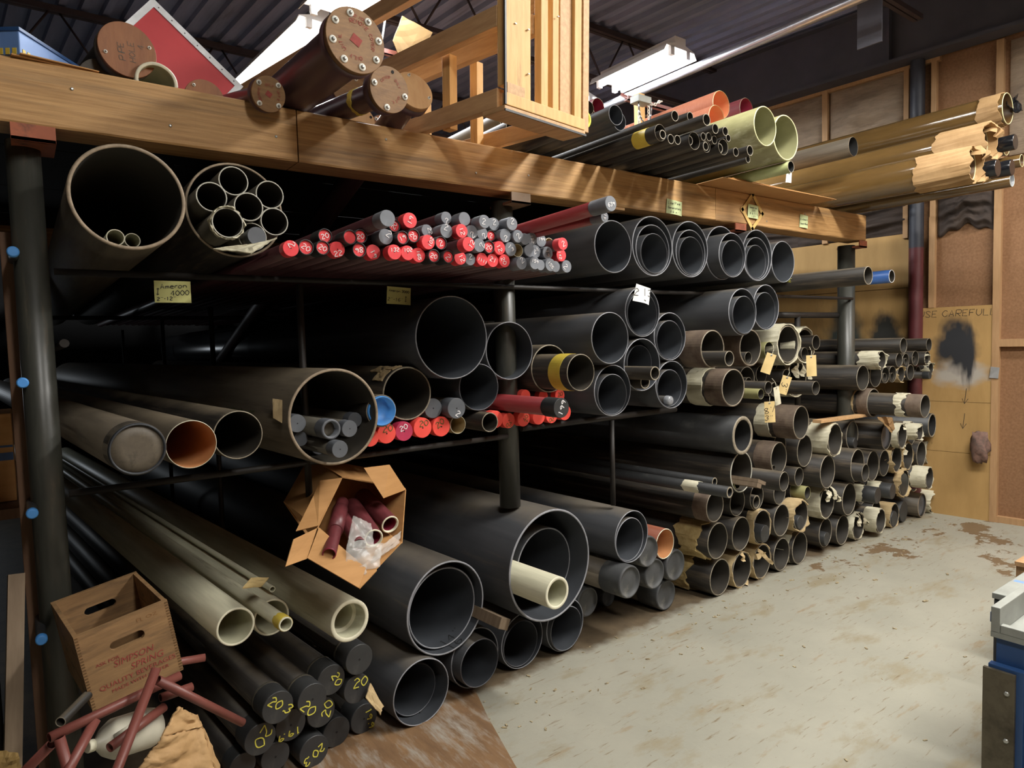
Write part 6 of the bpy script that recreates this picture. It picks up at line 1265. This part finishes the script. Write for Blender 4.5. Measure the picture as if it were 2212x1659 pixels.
crumpled_sheet('torn_paper', M_tanp, 'torn tan paper scrap low on the left on the worn black pipe', 'paper', [(1.160, 0.001, 1.443), (1.201, 0.001, 1.485), (1.201, 0.091, 1.485), (1.158, 0.091, 1.445)], 40, 6, .006)
crumpled_sheet('torn_paper', M_tanp, 'torn tan paper scrap near the rim on top on the worn black pipe', 'paper', [(1.205, -0.009, 1.487), (1.248, -0.009, 1.500), (1.248, 0.051, 1.500), (1.204, 0.051, 1.489)], 41, 6, .006)
crumpled_sheet('torn_paper', M_tanp, 'torn tan paper scrap farther back on the worn black pipe', 'paper', [(1.188, 0.071, 1.476), (1.238, 0.071, 1.498), (1.238, 0.171, 1.498), (1.187, 0.171, 1.478)], 42, 6, .006)
loose('spacer_block', M_oldwood, 'wood spacer block standing under the dark red open pipe on the deck', 'block', (3.781, 1.300, 2.6950), (.07, .09, 0.4851))
loose('spacer_block', M_oldwood, 'wood spacer block standing under the short brown pipe on the deck', 'block', (4.401, 1.300, 2.5859), (.07, .09, 0.2668))
loose('spacer_block', M_oldwood, 'wood spacer block standing under the dark red pipe right of the crate', 'block', (2.487, 1.300, 2.5989), (.07, .09, 0.2929))
# ------------------------------------------------------------------ floor sheet and debris
b = MB(); pl = [(.35, .30), (1.45, .28), (1.58, .04), (1.50, -.18), (1.40, -.50), (1.33, -.75), (.55, -.78), (.25, -.3)]; n = len(pl)
b.add([(x, y, .0005) for x, y in pl] + [(x, y, .006) for x, y in pl], [tuple(range(n))[::-1], tuple(range(n, 2*n))] + [(i, (i+1) % n, n + (i+1) % n, n + i) for i in range(n)])
tag(b.build('floor_sheet', M_sheet), 'old brown plywood sheet lying on the floor before the marked caps', 'sheet')
b = MB(); rr = random.Random(5)
for k in range(260):
    x, y = rr.uniform(1.2, 6.2), rr.uniform(-1.9, .05)
    if k % 3: y = rr.uniform(-.35, .05)
    s = rr.uniform(.003, .011) * (1.6 if k % 17 == 0 else 1); a = rr.uniform(0, 3)
    b.box((-s, -s * .4, 0), (s, s * .4, s * .35), 0, Matrix.Translation((x, y, .0005)) @ Matrix.Rotation(a, 4, 'Z'))
o = b.build('floor_debris', M_chip); o['kind'] = 'stuff'; tag(o, 'small chips of dirt and paper scattered over the concrete floor', 'debris')
loose('wood_chip', M_pine, 'pale wood chip lying on the brown floor sheet', 'chip', (1.0, -.42, .0105), (.05, .018, .008), (0, 0, 60), .001)
loose('black_sliver', M_blk, 'black plastic sliver on the floor sheet by the grey pipe', 'scrap', (1.32, .04, .0105), (.07, .012, .008), (0, 0, 15), .001)
# ------------------------------------------------------------------ machine at the lower right corner
BN = empty('machine_table', 'blue machine base with a grey steel tray top at the lower right corner', 'machine', (2.165, -1.765, 0))
part('base_body', M_bluem, BN, ((.008, -1.0, 0), (1.2, -.012, .715)))
part('tray_floor', M_greym, BN, ((0, -1.0, .713), (1.25, 0, .728)))
part('tray_rim', M_greym, BN, ((0, -.022, .728), (1.25, 0, .80)), bevel=.002); part('tray_rim', M_greym, BN, ((0, -1.0, .728), (.02, -.0225, .752)), bevel=.002)
part('tray_divider', M_greym, BN, ((.28, -1.0, .728), (.3, -.0225, .785)), bevel=.002)
part('mounting_slab', M_bluem, BN, ((-.018, -.085, 0), (.006, -.001, .642)), bevel=.002)
pl = part('steel_plate', M_dkplate, BN, ((-.03, -.068, 0), (-.0185, .008, .632)), bevel=.001)
for z in (.575, .44, .31, .17):
    q = MB(); M = Matrix.Translation((-.030, -.05, z)) @ Matrix.Rotation(-PI / 2, 4, 'Z'); q.rings([(0, .007), (-.004, .006), (-.0045, .003)], 6, False, True, M=M); q.build('bolt', M_bolt, pl)
part('side_lug', M_bluem, BN, ((.05, .0, .735), (.09, .018, .765)), bevel=.002)
SB = empty('steel_block', 'grey topped steel block behind the tray at the right edge', 'block', (2.52, -1.66, 0))
part('block_body', M_blk, SB, ((0, -.30, 0), (.16, .0, .70)), bevel=.004); part('block_top', M_greym, SB, ((-.004, -.304, .701), (.164, .004, .72)), bevel=.002)
part('blue_strip', M_bluel, SB, ((.168, -.3, 0), (.20, .0, .715)))
loose('steel_box', M_greym, 'grey steel plate stack behind the steel block at the right edge', 'plate', (3.05, -1.80, .33), (.5, .4, .66), (0, 0, 0), .004)
PL = empty('wooden_pallet', 'corner of a wooden pallet at the right edge above the machine', 'pallet', (3.60, -1.46, 0))
for k in range(5): part('deck_board', M_stud, PL, ((.0, -.62 + k * .14, .50), (.9, -.50 + k * .14, .52)))
for k in range(2): part('stringer', M_stud, PL, ((0.02 + k * .7, -.62, .40), (.08 + k * .7, .06, .498)))
part('stack_below', M_oldwood, PL, ((.02, -.6, 0), (.85, .04, .398)))
# ------------------------------------------------------------------ hanging things over the rack
HG = empty('chain_hanger', 'white chain looped round a wood post and rusty angle bar', 'hanger', (3.15, .4, 2.86))
part('wood_post', M_pine, HG, ((-.02, 0, -.3), (.025, .05, .22)), bevel=.002); part('angle_bar', M_redox, HG, ((-.13, -.01, .155), (.36, .0, .18)), ((-.13, -.01, .155), (.36, .025, .16)))
def link_chain(pts, parent):
    for k in range(len(pts) - 1):
        a, c = Vector(pts[k]), Vector(pts[k + 1]); d = c - a; M = Matrix.Translation((a + c) / 2) @ d.to_track_quat('Z', 'X' if k % 2 else 'Y').to_matrix().to_4x4(); q = MB(); m = 12; vs = []; fs = []
        for i in range(m):
            t = 2 * PI * i / m; cx, cz = .008 * math.cos(t), d.length * .62 * math.sin(t)
            for j in range(5):
                s = 2 * PI * j / 5; e = Vector((math.cos(t), 0, math.sin(t))); vs.append(M @ (Vector((cx, 0, cz)) + e * .0032 * math.cos(s) + Vector((0, .0032 * math.sin(s), 0))))
        for i in range(m):
            for j in range(5): fs.append((i*5+j, ((i+1) % m)*5+j, ((i+1) % m)*5+(j+1) % 5, i*5+(j+1) % 5))
        q.add(vs, fs, 0, True); q.build('chain_link', M_washer, parent)
link_chain([(.035, -.02, .16 - .02 * k) for k in range(12)], HG); link_chain([(.02 + .018 * k, -.03, .17 - .006 * math.sin(k * .7) * 3) for k in range(8)], HG); link_chain([(-.05, -.02, .10 - .02 * k) for k in range(9)], HG)
CL = empty('cord_loop', 'grey cord loop hanging from a small junction box', 'cord', (3.0, .3, 2.99))
part('junction_box', M_greym, CL, ((-.01, -.02, -.02), (.10, .05, .02)), bevel=.003)
q = MB(); pt = [(.01 + .055 * (1 - math.cos(t * PI / 10)), 0, -.02 - .11 * math.sin(t * PI / 10) ** .8) for t in range(11)]
for k in range(10): q.tube(pt[k], pt[k+1], .0045, 8)
q.build('cord', M_conduit, CL)
for a, c, r, m in (((3.21, .5, 3.06), (3.18, .6, 3.14), .012, M_redox), ((3.27, .5, 3.03), (3.30, .6, 3.09), .008, M_oldwood), ((3.30, .5, 3.0), (3.42, .6, 3.05), .007, M_oldwood)):
    q = MB(); q.tube(Vector(a) - Vector(HG.location), Vector(c) - Vector(HG.location), r, 10); q.build('stick', m, HG)
HB = empty('wire_hanger_rack', 'rusty angle bar with hooks and cables hanging at the top', 'hanger', (1.60, 1.2, 3.30))
part('angle_bar', M_redox, HB, ((-.05, 0, 0), (.55, .006, .03)), ((-.05, 0, 0), (.55, .03, .005)))
for k, (x, hh) in enumerate(((.02, .16), (.07, .10), (.13, .18), (.2, .2))):
    q = MB(); q.tube((x, -.006, .0), (x + .02 * (k - 1), -.006, hh), .006, 8); q.build('cable', M_greym if k % 2 else M_copper, HB)
q = MB(); q.rings([(0, .03), (.07, .03)], 14, True, True, M=Matrix.Translation((.12, -.04, -.03))); q.build('junction_box', M_greym, HB)
crumpled_sheet('hanging_cardboard', mat('dull_cardboard', '#7d6138', .85, col2='#6a5230'), 'tan cardboard sheet dangling at the top beside the large flange', 'cardboard', [(1.86, 1.15, 3.36), (1.98, 1.2, 3.18), (2.16, 1.2, 3.50), (1.93, 1.15, 3.52)], 22, 5, .008)
# black film and paper among the amber pipes
crumpled_sheet('black_film', M_blkshine, 'black plastic film bunched around the amber pipe ends', 'film', [(5.60,-.72,3.15),(5.80,-.72,3.24),(5.72,-.78,3.10),(5.58,-.78,3.06)], 31, 8, .03)
